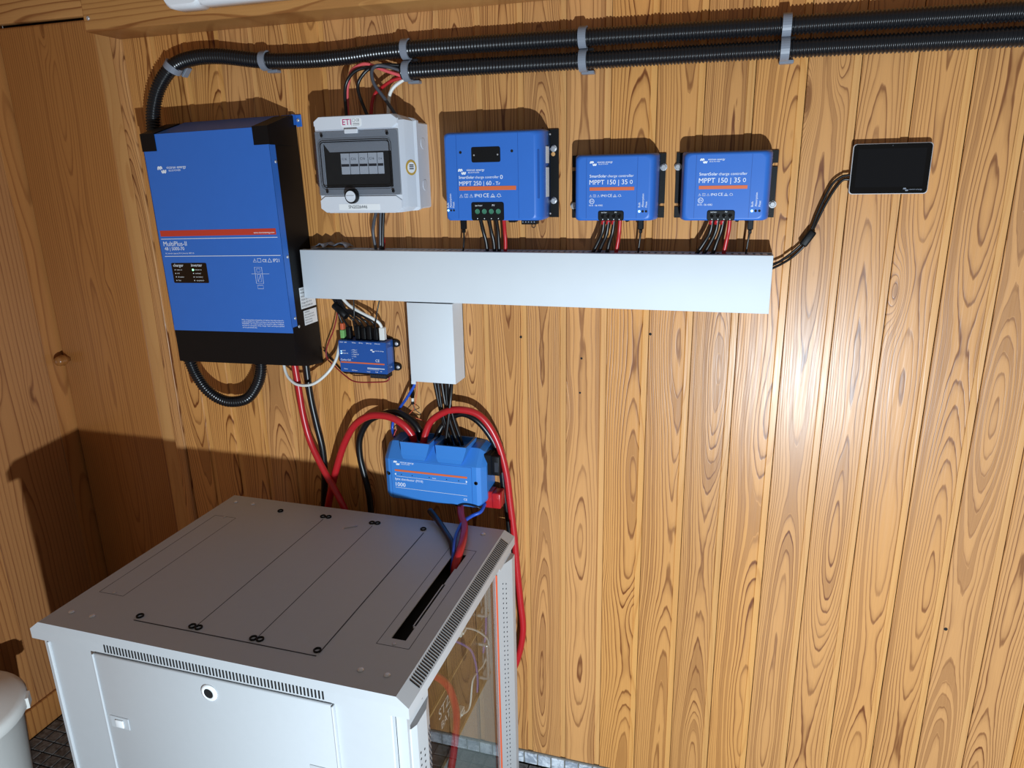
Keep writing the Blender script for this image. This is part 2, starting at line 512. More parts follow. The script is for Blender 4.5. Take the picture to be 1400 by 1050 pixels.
def tri_icon(mb, x, z, h, y):
    mb.ribbon([(x, z), (x + h*0.55, z + h), (x + h*1.1, z)], h*0.12, y, closed=True)
    mb.ribbon([(x + h*0.55, z + h*0.3), (x + h*0.55, z + h*0.65)], h*0.12, y)
def marks(x, z, h, y, parent, gap=2.0, mat='print_white'):
    """row of safety marks: warning triangles, book, IP rating, CE, bin, house"""
    mb = MB()
    tri_icon(mb, x, z, h, y)
    x1 = x + h*1.7
    mb.ribbon([(x1, z), (x1, z+h), (x1+h*1.1, z+h), (x1+h*1.1, z)], h*0.12, y, closed=True)
    mb.ribbon([(x1+h*0.55, z+h*0.1), (x1+h*0.55, z+h*0.9)], h*0.1, y)
    tri_icon(mb, x + h*3.4, z, h, y)
    x2 = x + h*10.4
    mb.ribbon([(x2, z), (x2+h*0.75, z+h), (x2+h*1.5, z)], h*0.2, y, closed=True)
    mb.ribbon([(x2+h*0.3, z+h*0.25), (x2+h*1.2, z+h*0.25)], h*0.14, y)
    cx = x + h*13.2
    mb.ribbon([(cx + h*0.5*math.cos(a), z + h*0.5 + h*0.5*math.sin(a)) for a in [math.pi*i/5 for i in range(10)]], h*0.12, y, closed=True)
    mb.ribbon([(cx-h*0.8, z+h*0.2), (cx-h*0.3, z+h*0.2)], h*0.12, y); mb.ribbon([(cx+h*0.3, z+h*0.2), (cx+h*0.8, z+h*0.2)], h*0.12, y)
    obj('safety_marks', mb, mat, parent, recalc=False)
    text('IP43', x + h*5.1, z, y, parent, mat, width=h*2.4)
    text('CE', x + h*8.0, z, y, parent, mat, width=h*1.9)

def cable(name, pts, r, mat, label, cat='cable', group=None, sides=10, n=8):
    mb = MB().tube(cr(pts, n), r, sides)
    o = obj(name, mb, mat)
    return tag(o, label, cat, group)

def bar(x0, x1, z0, z1, y, t=0.0003):
    return MB().box(x0, x1, y - t, y, z0, z1)

# ================================================================== THE SETTING
FZ = -1.350        # floor level
XL = -1.12         # left wall
# ---- back wall: tongue-and-groove boards on a backing
bw = MB().box(-0.735, 1.80, 0.022, 0.06, FZ, 0.78)
wall_back = struct('wall_back', bw, 'dark', 'varnished pine board wall behind all the devices')
PITCH = 0.0898; SEAM0 = 0.2094
def board_profile():
    # across: face, small bevel, sunk tongue strip, then the dark joint
    w = PITCH - 0.0011
    return [(0.0008, 0.021), (0.0, 0.0012), (0.0012, 0.0), (0.0745, 0.0), (0.0762, 0.0022), (0.0768, 0.0034), (w, 0.0034), (w, 0.021)]
bp = MB()
bp.loft([[(x, y, FZ + 0.001) for x, y in board_profile()], [(x, y, 0.775) for x, y in board_profile()]])
first = None
for i in range(-10, 17):
    x = SEAM0 + i * PITCH
    if first is None:
        mb = MB(); mb.v = [(v[0] + x, v[1], v[2]) for v in bp.v]; mb.f = bp.f; mb.sm = bp.sm
        # origin in the board so that the grain is drawn in board space
        me_o = obj('board', mb, 'pine', wall_back)
        base = me_o.data
        base.materials.append(MT['pine_edge'])
        for p in base.polygons:      # the sunk tongue strip is clear, straight wood
            c_ = p.center + WL[wall_back]
            if c_.y > 0.0030 and c_.y < 0.004 and abs(p.normal.y) > 0.9: p.material_index = 1
        cxy = Vector((x + PITCH/2, 0, 0)) - WL[wall_back]
        for v in base.vertices: v.co -= cxy
        me_o.location = cxy
        first = me_o
    else:
        copy_child(first, wall_back, Vector((x + PITCH/2, 0, 0)) - WL[wall_back])
# old nail and screw holes in the boards
for hx, hz, hr in ((0.2850, -0.1728, 0.0030), (0.4237, -0.2145, 0.0026), (0.4210, -0.2941, 0.0024), (0.5720, -0.1530, 0.0030), (1.2088, -0.7596, 0.0038)):
    obj('nail_hole', MB().cyl((hx, -0.0001, hz), hr, 0.0003, 'Y', 10), 'dark', wall_back)
# ---- corner trim and the closet front left of it
struct('trim_1', MB().box(-0.7215, -0.6905, -0.004, 0.06, FZ, 0.78, 0.003, 2), 'pine', 'narrow pine corner moulding left of the board wall')
struct('trim_2', MB().box(-0.800, -0.7225, 0.030, 0.07, FZ, 0.563, 0.006, 3), 'pine_edge', 'pale sapwood stile between closet door and corner moulding')
door = struct('door_1', MB().box(-1.116, -0.801, 0.036, 0.062, FZ + 0.01, 0.563, 0.008, 3), 'pine_panel', 'wide pine closet door with a round knob')
obj('knob', MB().lathe([(0.008, 0), (0.0075, 0.008), (0.013, 0.014), (0.016, 0.022), (0.0135, 0.029), (0.0145, 0.033), (0.012, 0.040), (0.004, 0.043)], (-1.093, 0.038, -0.309), 'Y', 20), 'pine_knob', door)
struct('door_2', MB().box(-1.116, -0.64, 0.036, 0.062, 0.5705, 0.80, 0.004, 2), 'pine_beam', 'upper pine cupboard front above the closet door')
struct('trim_3', MB().box(-1.12, -0.64, 0.062, 0.075, FZ, 0.80), 'dark', 'dark carcass behind the closet doors')
# ---- left wall: wide boards
wall_left = struct('wall_left', MB().box(XL - 0.06, XL - 0.018, -1.75, 0.075, FZ, 0.80), 'dark', 'pine panelled side wall on the left')
yb = [0.060, -0.017, -0.258, -0.500, -0.742, -0.984, -1.226, -1.468, -1.71]
for a, b in zip(yb[:-1], yb[1:]):
    w = a - b
    prof = [(-0.018, a - 0.0006), (-0.001, a - 0.0006), (0.0, a - 0.0014), (0.0, b + 0.0014), (-0.001, b + 0.0006), (-0.018, b + 0.0006)]
    mb = MB().loft([[(XL + x, y, FZ + 0.001) for x, y in prof], [(XL + x, y, 0.795) for x, y in prof]])
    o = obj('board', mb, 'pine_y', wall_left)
    c = Vector((XL, (a + b) / 2, 0)) - WL[wall_left]
    for v in o.data.vertices: v.co -= c
    o.location = c
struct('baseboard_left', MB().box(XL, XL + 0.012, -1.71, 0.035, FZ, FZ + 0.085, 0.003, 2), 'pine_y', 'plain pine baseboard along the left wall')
# ---- beam along the top of the wall
beam = struct('trim_4', MB().box(-0.692, 1.80, -0.10, -0.0005, 0.502, 0.78, 0.004, 2), 'pine_beam', 'boxed pine beam along the top of the wall')
obj('screw', MB().lathe([(0.0045, 0), (0.0045, 0.0012), (0.003, 0.0022)], (-0.677, -0.10, 0.5297), 'Y', 12), 'steel', beam)
# ---- floor with mosaic tiles
floor = struct('floor', MB().box(XL - 0.06, 1.80, -2.1, 0.06, FZ - 0.05, FZ - 0.0035), 'grout', 'dark square mosaic floor')
TP = 0.0368
tm = MB().box(-TP/2 + 0.0016, TP/2 - 0.0016, -TP/2 + 0.0016, TP/2 - 0.0016, -0.006, 0.0, 0.0012)
tile0 = None
rest = MB()
nx = int((1.78 - XL) / TP); ny = int(1.75 / TP)
for i in range(nx):
    for j in range(ny):
        cx = XL + 0.012 + (i + 0.5) * TP; cy = -0.008 - (j + 0.5) * TP
        near = (cx < -0.74 and -0.56 < cy < -0.06) or (cx > 0.0 and cx < 0.62 and cy > -0.14) or (0.0 < cx < 0.27 and cy > -0.20)
        if near:
            if tile0 is None:
                mb = MB(); mb.v = [(v[0] + cx, v[1] + cy, v[2] + FZ) for v in tm.v]; mb.f = tm.f; mb.sm = tm.sm
                tile0 = obj('tile', mb, 'tile', floor)
                c = Vector((cx, cy, FZ)) - WL[floor]
                for v in tile0.data.vertices: v.co -= c
                tile0.location = c
            else:
                copy_child(tile0, floor, Vector((cx, cy, FZ)) - WL[floor])
        else:
            h = TP/2 - 0.0016
            rest.add([(cx-h, cy-h, FZ), (cx+h, cy-h, FZ), (cx+h, cy+h, FZ), (cx-h, cy+h, FZ), (cx-h, cy-h, FZ-.005), (cx+h, cy-h, FZ-.005), (cx+h, cy+h, FZ-.005), (cx-h, cy+h, FZ-.005)],
                     [(0,1,2,3),(0,4,5,1),(1,5,6,2),(2,6,7,3),(3,7,4,0)])
o = obj('mosaic_field', rest, 'tile', floor, recalc=False); o['kind'] = 'stuff'
# ---- mosaic skirting along the back wall
sk = struct('baseboard_back', MB().box(-0.69, 1.79, -0.0045, -0.0005, FZ, FZ + 0.0385), 'grout_light', 'skirting of white marbled mosaic tiles')
sm_ = MB().box(-0.0168, 0.0168, -0.0085, -0.003, 0.0025, 0.036, 0.001)
sk0 = None
for i in range(66):
    cx = -0.672 + i * 0.0372
    if sk0 is None:
        mb = MB(); mb.v = [(v[0] + cx, v[1], v[2] + FZ) for v in sm_.v]; mb.f = sm_.f; mb.sm = sm_.sm
        sk0 = obj('tile', mb, 'tile_white', sk)
        c = Vector((cx, 0, FZ)) - WL[sk]
        for v in sk0.data.vertices: v.co -= c
        sk0.location = c
    else:
        copy_child(sk0, sk, Vector((cx, 0, FZ)) - WL[sk])

# ================================================================== CEILING LAMP ON THE BEAM
t = thing('batten_lamp', 'long white batten lamp on the pine beam at the top edge', 'lamp', (-0.09, -0.10, 0.520))
obj('diffuser', MB().loft([rrect(-0.36, 0.26, 0.524, 0.60, 0.016, -0.1005), rrect(-0.36, 0.26, 0.524, 0.60, 0.016, -0.132), rrect(-0.355, 0.26, 0.530, 0.594, 0.014, -0.142)], smooth=True), 'lamp_body', t)
obj('end_cap', MB().loft([rrect(-0.436, -0.345, 0.521, 0.603, 0.022, -0.1002), rrect(-0.436, -0.345, 0.521, 0.603, 0.022, -0.136), rrect(-0.430, -0.345, 0.527, 0.597, 0.018, -0.146)], smooth=True), 'lamp_body', t)

# ================================================================== RACK CABINET
RX0, RX1, RY0, RY1, RZ = -0.4537, 0.2725, -0.6743, -0.1147, -0.5965
rack = thing('rack_cabinet', 'light grey metal rack cabinet standing against the wall', 'cabinet', (-0.09, -0.395, FZ))
HX0, HX1, HY0, HY1 = 0.1995, 0.2278, -0.543, -0.242
mb = MB()
mb.box(RX0, HX0, RY0, RY1, RZ - 0.002, RZ); mb.box(HX1, RX1, RY0, RY1, RZ - 0.002, RZ)
mb.box(HX0, HX1, RY0, HY0, RZ - 0.002, RZ); mb.box(HX0, HX1, HY1, RY1, RZ - 0.002, RZ)
mb.box(HX1 - 0.0035, HX1, -0.505, -0.30, RZ - 0.002, RZ)
mb.box(HX1 - 0.006, HX1, -0.50, -0.36, RZ - 0.002, RZ)
OX0, OX1, OY0, OY1, OZ, LZ = -0.4735, 0.2945, -0.677, -0.110, -0.6120, -0.632
top_q = [(RX0, RY0), (RX1, RY0), (RX1, RY1), (RX0, RY1)]; out_q = [(OX0, OY0), (OX1, OY0), (OX1, OY1), (OX0, OY1)]
mb.loft([[(x, y, RZ) for x, y in top_q], [(x, y, OZ) for x, y in out_q], [(x, y, LZ) for x, y in out_q]], False, False)
top = obj('top_cover', mb, 'rack', rack, recalc=False)
# dark sheet added below the cable slot, standing in for the shade inside
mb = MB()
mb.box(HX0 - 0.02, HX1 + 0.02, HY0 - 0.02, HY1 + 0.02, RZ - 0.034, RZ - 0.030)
obj('slot_shade_sheet', mb, 'dark', top)
def plate_outline(x0, x1, y0, y1, w=0.0013):
    m = MB(); z0, z1 = RZ, RZ + 0.00025
    m.box(x0, x1, y0 - w/2, y0 + w/2, z0, z1); m.box(x0, x1, y1 - w/2, y1 + w/2, z0, z1)
    m.box(x0 - w/2, x0 + w/2, y0, y1, z0, z1); m.box(x1 - w/2, x1 + w/2, y0, y1, z0, z1)
    return m
for x0, x1 in ((-0.2865, -0.1588), (-0.1575, -0.0297), (-0.0284, 0.0990)):
    obj('cover_plate', MB().box(x0, x1, -0.6205, -0.1500, RZ, RZ + 0.0007), 'rack', top)
mb = MB()
for x in (-0.15815, -0.02905, 0.0997): mb.box(x - 0.0008, x + 0.0008, -0.612, -0.176, RZ, RZ + 0.00085)
mb.box(-0.284, 0.099, -0.6222, -0.6208, RZ, RZ + 0.00085)
obj('plate_joint', mb, 'print_black', top)
obj('plate_joint', plate_outline(-0.4250, -0.3665, -0.5633, -0.2228, 0.0008), 'print_black', top)
obj('plate_joint', plate_outline(0.1815, 0.2430, -0.5630, -0.2214, 0.0010), 'print_black', top)
ring = [(0.0070, 0.0), (0.0071, 0.0026), (0.0060, 0.0034), (0.0048, 0.0028), (0.0045, 0.0)]
def copies(name, protos, mat, parent, prof, n=16, caps=True):
    f = None
    for x, y in protos:
        if f is None:
            f = obj(name, MB().lathe(prof, (x, y, RZ + 0.0006), 'Z', n, caps=caps), mat, parent)
            c = Vector((x, y, RZ + 0.0006)) - WL[parent]
            for v in f.data.vertices: v.co -= c
            f.location = c
        else:
            copy_child(f, parent, Vector((x, y, RZ + 0.0006)) - WL[parent])
copies('plate_grommet', [(-0.2825,-0.1645),(-0.1654,-0.1640),(-0.1510,-0.1630),(-0.0365,-0.1630),(-0.0228,-0.1615),(0.0926,-0.1607),(-0.2812,-0.6094),(-0.1637,-0.6094),(-0.1498,-0.6098),(-0.0340,-0.6098),(-0.0204,-0.6093),(0.0936,-0.6089)], 'black', top, ring, caps=False)
MT['bolt'] = plain('bright_bolt_head', srgb(226, 226, 228), 0.25, metal=0.2, var=0.05)
copies('bolt', [(-0.4232,-0.148),(-0.373,-0.148),(-0.419,-0.6328),(-0.3694,-0.633),(0.1894,-0.633),(0.2371,-0.633),(0.2322,-0.1463)], 'bolt', top, [(0.0056, -0.0004), (0.0056, 0.0006), (0.0042, 0.0022), (0.0018, 0.0028)])
copies('small_screw', [(-0.3964,-0.2267),(-0.3929,-0.5584),(0.2124,-0.5568),(0.2140,-0.232)], 'steel', top, [(0.0034, -0.0004), (0.0034, 0.0004), (0.0015, 0.001)], 12)
# vents: slots along the sloped right edge and along the front lip
mb = MB()
for k in range(71):
    y = -0.632 + k * 0.00682
    dz = -(OZ - RZ) / (OX1 - RX1)
    a0, a1 = 0.14, 0.90
    p = lambda a, yy, lift: (RX1 + (OX1 - RX1) * a + 0.0004 * lift, yy, RZ + (OZ - RZ) * a + 0.0005 * lift)
    mb.add([p(a0, y, 1), p(a1, y, 1), p(a1, y + 0.0033, 1), p(a0, y + 0.0033, 1)], [(0, 1, 2, 3)])
obj('vent_slots', mb, 'dark', top, recalc=False)['kind'] = 'stuff'
mb = MB()
for k in range(66):
    x = -0.302 + k * 0.00682
    mb.box(x, x + 0.0032, OY0 - 0.0004, OY0 + 0.001, -0.6290, -0.6130)
obj('vent_slots', mb, 'dark', top)['kind'] = 'stuff'
# body
fr = MB()
fr.box(-0.437, 0.262, -0.6735, -0.660, -1.335, LZ + 0.003, 0.002)
fr.box(-0.4665, -0.4385, -0.662, -0.620, -1.335, LZ + 0.001, 0.002)
obj('front_frame', fr, 'rack', rack)
obj('corner_ridge', MB().box(-0.4400, -0.4350, -0.6775, -0.664, -1.335, LZ - 0.002, 0.0015, 2), 'rack', rack)
obj('rim_gap', MB().box(-0.4660, -0.4400, -0.6635, -0.640, LZ - 0.0022, LZ + 0.002), 'dark', rack)
obj('side_wall', MB().box(-0.4665, -0.4635, -0.64, -0.13, -1.335, LZ + 0.001), 'rack', rack)
obj('rear_wall', MB().box(-0.4625, 0.262, -0.130, -0.127, -1.335, LZ + 0.001), 'rack_in', rack)
obj('base_plate', MB().box(-0.4625, 0.262, -0.66, -0.127, -1.345, -1.335), 'rack_in', rack)
for fx, fy in ((-0.43, -0.63), (0.24, -0.63), (-0.43, -0.16), (0.24, -0.16)):
    obj('foot', MB().cyl((fx, fy, FZ), 0.018, 0.006, 'Z', 14), 'black', rack)
pn = obj('side_panel', MB().box(-0.3285, 0.1585, -0.6790, -0.6735, -1.325, -0.6355, 0.0028, 2), 'rack', rack)
for x in (-0.3295, 0.1595):
    obj('panel_edge', MB().box(x - 0.0016, x + 0.0016, -0.6815, -0.6735, -1.325, -0.6365, 0.0012, 2), 'rack', pn)
obj('lock', MB().lathe([(0.0165, 0), (0.0160, 0.0022), (0.0100, 0.0040), (0.0094, 0.0030), (0.0093, -0.003)], (-0.0815, -0.679, -0.6640), 'Y', 24), 'sticker', pn)
obj('lock_hole', MB().cyl((-0.0815, -0.679, -0.6640), 0.0090, 0.0034, 'Y', 20), 'dark', pn)
for cx, cz in ((-0.2975, -0.7790), (0.1250, -0.7790)):
    lt = MB().box(cx - 0.021, cx + 0.021, -0.6806, -0.679, cz - 0.0125, cz + 0.0125, 0.0008)
    l1 = obj('latch', lt, 'rack', pn)
    obj('latch_button', MB().box(cx - 0.008, cx + 0.010, -0.6835, -0.6806, cz - 0.0085, cz + 0.0075, 0.0022, 2), 'sticker', l1)
# right side: glazed door between perforated stiles
dr = obj('door_frame', MB().box(0.262, 0.281, -0.66, -0.650, -1.335, LZ).box(0.262, 0.281, -0.655, -0.13, LZ - 0.022, LZ - 0.004).box(0.262, 0.281, -0.655, -0.13, -1.335, -1.315), 'rack', rack)
st = MB()
st.prism([(0.2620, -0.1770), (0.2690, -0.1770), (0.2900, -0.1180), (0.2900, -0.0980), (0.2800, -0.0930), (0.2620, -0.0930)], 'Z', -1.335, -0.665)
st.prism([(0.2620, -0.1770), (0.2800, -0.1770), (0.2800, -0.0930), (0.2620, -0.0930)], 'Z', -0.665, LZ - 0.001)
obj('door_stile', st, 'rack', rack)
st = MB()
st.prism([(0.2620, -0.6600), (0.2830, -0.6520), (0.2880, -0.6400), (0.2880, -0.6030), (0.2780, -0.5720), (0.2620, -0.5720)], 'Z', -1.335, -0.675)
st.prism([(0.2620, -0.6600), (0.2780, -0.6520), (0.2780, -0.5720), (0.2620, -0.5720)], 'Z', -0.675, LZ - 0.001)
obj('door_stile', st, 'rack', rack)
mb = MB()
for k in range(46):
    z = -0.712 - k * 0.0127
    for q, y in enumerate((-0.1520, -0.1410)):
        mb.lathe([(0.0019, 0), (0.0019, 0.0010)], (0.2686 + (y + 0.1770) * 0.356, y, z - 0.006 * q), 'X', 8, smooth=False)
    for q, y in enumerate((-0.6330, -0.6180)):
        if z < -0.735: mb.lathe([(0.0021, 0), (0.0021, 0.0006)], (0.2878, y, z - 0.006 * q), 'X', 8, smooth=False)
obj('perforation', mb, 'dark', rack)['kind'] = 'stuff'
mb = MB()
for k in range(40):
    z = -0.735 - k * 0.0127
    for q in range(3):
        y = -0.597 + q * 0.0085; x = 0.2880 - 0.010 * (y + 0.603) / 0.031 + 0.0004
        mb.box(x - 0.0006, x + 0.0003, y, y + 0.002, z, z + 0.005)
obj('perforation', mb, 'print_black', rack)['kind'] = 'stuff'
obj('stile_hole', MB().lathe([(0.0035, 0), (0.0035, 0.0006)], (0.2800, -0.108, -0.650), 'X', 12, smooth=False), 'dark', rack)
obj('stile_hole', MB().lathe([(0.0048, 0), (0.0048, 0.0006)], (0.2780, -0.596, -0.658), 'X', 12, smooth=False), 'dark', rack)
obj('door_seal', MB().box(0.2700, 0.2735, -0.1795, -0.1772, -1.318, -0.676), 'seal', rack)
obj('door_glass', MB().box(0.2660, 0.2690, -0.5715, -0.1800, -1.316, -0.6545), 'glass', rack)
# ---- equipment in the rack
def battery(z0, z1, label, mark, with_text):
    t = thing('battery_module', label, 'battery', (0.02, -0.385, z0), 'battery modules in the rack')
    obj('case', MB().box(-0.40, 0.2300, -0.600, -0.186, z0, z1 - 0.004, 0.003), 'black', t)
    obj('front_plate', MB().box(0.2302, 0.2340, -0.602, -0.184, z0 + 0.003, z1 - 0.006), 'unit', t)
    obj('edge_trim', MB().box(0.2300, 0.2380, -0.602, -0.140, z0 - 0.001, z0 + 0.0028), 'tan', t)
    ear = obj('mounting_ear', MB().box(0.2302, 0.2325, -0.183, -0.131, z0 + 0.003, z1 - 0.006, 0.006, 2), 'rack_in', t)
    for zz in (z0 + 0.03, z1 - 0.035):
        obj('slot', MB().box(0.2324, 0.2329, -0.165, -0.150, zz, zz + 0.006), 'print_black', ear)
    zc = (z0 + z1) / 2
    obj('handle', MB().tube(cr([(0.234, -0.205, zc - 0.045), (0.250, -0.205, zc - 0.044), (0.254, -0.205, zc - 0.036), (0.254, -0.205, zc + 0.036), (0.250, -0.205, zc + 0.044), (0.234, -0.205, zc + 0.045)], 5), 0.0042, 10), 'steel', t)
    if with_text:
        text(mark, -0.44, z0 + 0.115, 0.2345, t, 'sticker', width=0.055, face='+X')
        text('BATT. 2', -0.43, z0 + 0.085, 0.2345, t, 'sticker', width=0.085, face='+X')
    return t
battery(-0.803, -0.640, 'upper dark battery module behind the cabinet glass', 'STZ', False)
battery(-0.967, -0.806, 'lower dark battery module behind the cabinet glass, marked in white', 'STZ', True)
cable('rack_power_cable', [(0.246,-0.500,-0.690), (0.250,-0.450,-0.745), (0.256,-0.425,-0.790), (0.258,-0.408,-0.860), (0.256,-0.425,-0.930), (0.250,-0.450,-1.010), (0.246,-0.470,-1.150), (0.24,-0.48,-1.332)], 0.0078, 'red_cable', 'thick red cable hanging inside the rack behind the glass')
cable('patch_cable', [(0.236,-0.330,-0.726), (0.243,-0.300,-0.734), (0.246,-0.240,-0.782), (0.248,-0.190,-0.835), (0.248,-0.180,-0.866), (0.248,-0.215,-0.885), (0.246,-0.250,-0.880), (0.246,-0.282,-0.880), (0.246,-0.304,-0.926), (0.242,-0.330,-0.925), (0.236,-0.360,-0.905)], 0.0022, 'white_cable', 'thin white data cable looping between the battery fronts')
cable('patch_cable', [(0.236,-0.345,-0.735), (0.244,-0.320,-0.760), (0.247,-0.285,-0.800), (0.247,-0.262,-0.850), (0.246,-0.252,-0.900), (0.243,-0.250,-0.935)], 0.0026, 'purple_cable', 'short violet data cable behind the cabinet glass')
cable('patch_cable', [(0.246,-0.192,-0.660), (0.247,-0.188,-0.740), (0.247,-0.190,-0.811), (0.246,-0.210,-0.860)], 0.0026, 'purple_cable', 'violet data cable running down beside the battery handle')
for (y, z, lab) in ((-0.318, -0.728, 'white data plug in the upper battery module'), (-0.345, -0.908, 'white data plug in the lower battery module')):
    pt = thing('data_plug', lab, 'plug', (0.238, y, z - 0.007), 'data plugs in the rack')
    obj('housing', MB().box(0.234, 0.246, y - 0.016, y + 0.012, z - 0.006, z + 0.006, 0.0015), 'white_cable', pt)
    obj('clip', MB().box(0.246, 0.249, y - 0.010, y + 0.006, z - 0.003, z + 0.003, 0.001), 'white_cable', pt)
# loose screw lying on the lid
mb = MB().tube([(-0.0862, -0.2043, RZ + 0.0027), (-0.0617, -0.1866, RZ + 0.0022)], 0.0012, 8)
mb.lathe([(0.0018, 0), (0.0026, 0.0004)], (-0.0868, -0.2047, RZ + 0.0010), 'Z', 8)
tag(obj('loose_screw', mb, 'steel'), 'small loose screw lying on the grey cabinet top', 'screw')

# ================================================================== INVERTER / CHARGER
IW = 0.1655
iv_loc = Vector((-0.3915, 0.0, -0.2435))
inv = thing('inverter_charger', 'large blue and black inverter charger at the left of the wall', 'inverter', iv_loc)
def iv(x, z): return (iv_loc.x + x, iv_loc.z + z)
YF = -0.114; ITOP = 0.5265; IBT = 0.557
side = [(YF, 0.0), (YF, ITOP), (-0.012, IBT - 0.002), (-0.003, IBT - 0.002), (-0.003, -0.020), (-0.070, -0.012)]
mb = MB().prism([(y, iv_loc.z + z) for y, z in side], 'X', iv_loc.x - IW, iv_loc.x + IW)
obj('housing', mb, 'black', inv)
ix0, ix1 = iv_loc.x - IW, iv_loc.x + IW
z0 = iv_loc.z
mb = MB()
mb.box(ix0 - 0.0008, ix1 + 0.0008, YF - 0.0014, YF, z0 + 0.0775, z0 + ITOP)
mb.box(ix1, ix1 + 0.0012, YF - 0.0014, YF + 0.019, z0 + 0.0905, z0 + 0.490)
mb.box(ix0 - 0.0012, ix0, YF - 0.0014, YF + 0.019, z0 + 0.0905, z0 + 0.490)
fp = obj('front_panel', mb, 'blue', inv)
mb = MB().loft([[(ix0 + 0.036, YF, z0 + ITOP + 0.0006), (ix1 - 0.036, YF, z0 + ITOP + 0.0006), (ix1 - 0.036, -0.012, z0 + IBT), (ix0 + 0.036, -0.012, z0 + IBT)],
               [(ix0 + 0.036, YF, z0 + ITOP - 0.004), (ix1 - 0.036, YF, z0 + ITOP - 0.004), (ix1 - 0.036, -0.012, z0 + IBT - 0.004), (ix0 + 0.036, -0.012, z0 + IBT - 0.004)]])
obj('top_panel', mb, 'blue', inv)
for sgn in (-1, 1):
    xe = iv_loc.x + sgn * (IW + 0.0026); xi = iv_loc.x + sgn * (IW - 0.036)
    prof = [(YF - 0.0035, z0 + 0.4905), (YF - 0.0035, z0 + ITOP + 0.002), (-0.03, z0 + IBT - 0.003), (-0.03, z0 + 0.4905)]
    obj('corner_cap', MB().prism(prof, 'X', min(xe, xi), max(xe, xi)), 'black', inv)
obj('bottom_cover', MB().box(ix0 - 0.0006, ix1 + 0.0006, YF - 0.0012, YF, z0, z0 + 0.0775), 'black', inv)
obj('mounting_tab', MB().box(ix1 + 0.001, ix1 + 0.015, -0.004, -0.001, z0 + 0.531, z0 + 0.557, 0.001).box(ix1 - 0.03, ix1 + 0.001, -0.012, -0.001, z0 + 0.535, z0 + 0.557), 'blue', inv)
obj('screw', MB().lathe([(0.004, 0), (0.004, 0.0015), (0.002, 0.0028)], (ix1 + 0.007, -0.004, z0 + 0.545), 'Y', 12), 'steel', inv)
for zz in (0.455, 0.250, 0.110):
    obj('screw', MB().lathe([(0.0036, 0), (0.0036, 0.0012), (0.002, 0.0022)], (ix1 + 0.0012, YF + 0.013, z0 + zz), 'X', 12), 'steel', inv)
obj('screw', MB().lathe([(0.0036, 0), (0.0036, 0.0012), (0.002, 0.0022)], (ix1, YF + 0.026, z0 + 0.088), 'X', 12), 'steel', inv)
obj('cable_gland', MB().box(ix0 - 0.012, ix0 + 0.022, -0.100, -0.055, z0 - 0.006, z0 + 0.034, 0.004, 2), 'black', inv)
obj('bracket_nub', MB().box(ix0 - 0.016, ix0 - 0.004, -0.052, -0.040, z0 + 0.018, z0 + 0.032, 0.002), 'clip', inv)
yy = YF - 0.0016
brand(ix0 + 0.030, z0 + 0.4500, 0.078, yy, inv)
obj('stripe', bar(ix0 + 0.006, ix1 - 0.010, z0 + 0.3010, z0 + 0.3145, yy + 0.0001), 'print_red', inv)
text('www.victronenergy.com', ix1 - 0.068, z0 + 0.3042, yy - 0.0004, inv, width=0.054, bold=0.008)
obj('rule', bar(ix0 + 0.006, ix1 - 0.008, z0 + 0.2945, z0 + 0.2957, yy), 'print_white', inv)
obj('rule', bar(ix0 + 0.008, ix1 - 0.006, z0 + 0.2545, z0 + 0.2557, yy), 'print_white', inv)
text('MultiPlus-II', ix0 + 0.010, z0 + 0.2790, yy, inv, width=0.066, bold=0.012)
text('48 | 5000-70', ix0 + 0.011, z0 + 0.2690, yy, inv, width=0.056, bold=0.006)
text('AC transfer capacity 50 A | Inverter 5000 VA', ix0 + 0.011, z0 + 0.2605, yy, inv, width=0.082, bold=0.006)
mb = MB(); hh = 0.008
tri_icon(mb, ix1 - 0.080, z0 + 0.2405, hh, yy)
mb.ribbon([(ix1 - 0.068, z0 + 0.2405), (ix1 - 0.068, z0 + 0.2485), (ix1 - 0.059, z0 + 0.2485), (ix1 - 0.059, z0 + 0.2405)], 0.001, yy, closed=True)
mb.ribbon([(ix1 - 0.041, z0 + 0.2405), (ix1 - 0.036, z0 + 0.2485), (ix1 - 0.031, z0 + 0.2405)], 0.0016, yy, closed=True)
obj('safety_marks', mb, 'print_white', inv, recalc=False)
text('CE', ix1 - 0.055, z0 + 0.2405, yy, inv, width=0.011, bold=0.01)
text('IP21', ix1 - 0.027, z0 + 0.2405, yy, inv, width=0.016)
lp = obj('indicator_panel', MB().loft([rrect(ix0 + 0.0225, ix0 + 0.122, z0 + 0.1925, z0 + 0.2395, 0.003, yy + 0.0004), rrect(ix0 + 0.0225, ix0 + 0.122, z0 + 0.1925, z0 + 0.2395, 0.003, yy - 0.0004)]), 'black_gloss', inv)
text('charger', ix0 + 0.028, z0 + 0.2310, yy - 0.0006, lp, width=0.029, bold=0.008)
text('inverter', ix0 + 0.079, z0 + 0.2310, yy - 0.0006, lp, width=0.031, bold=0.008)
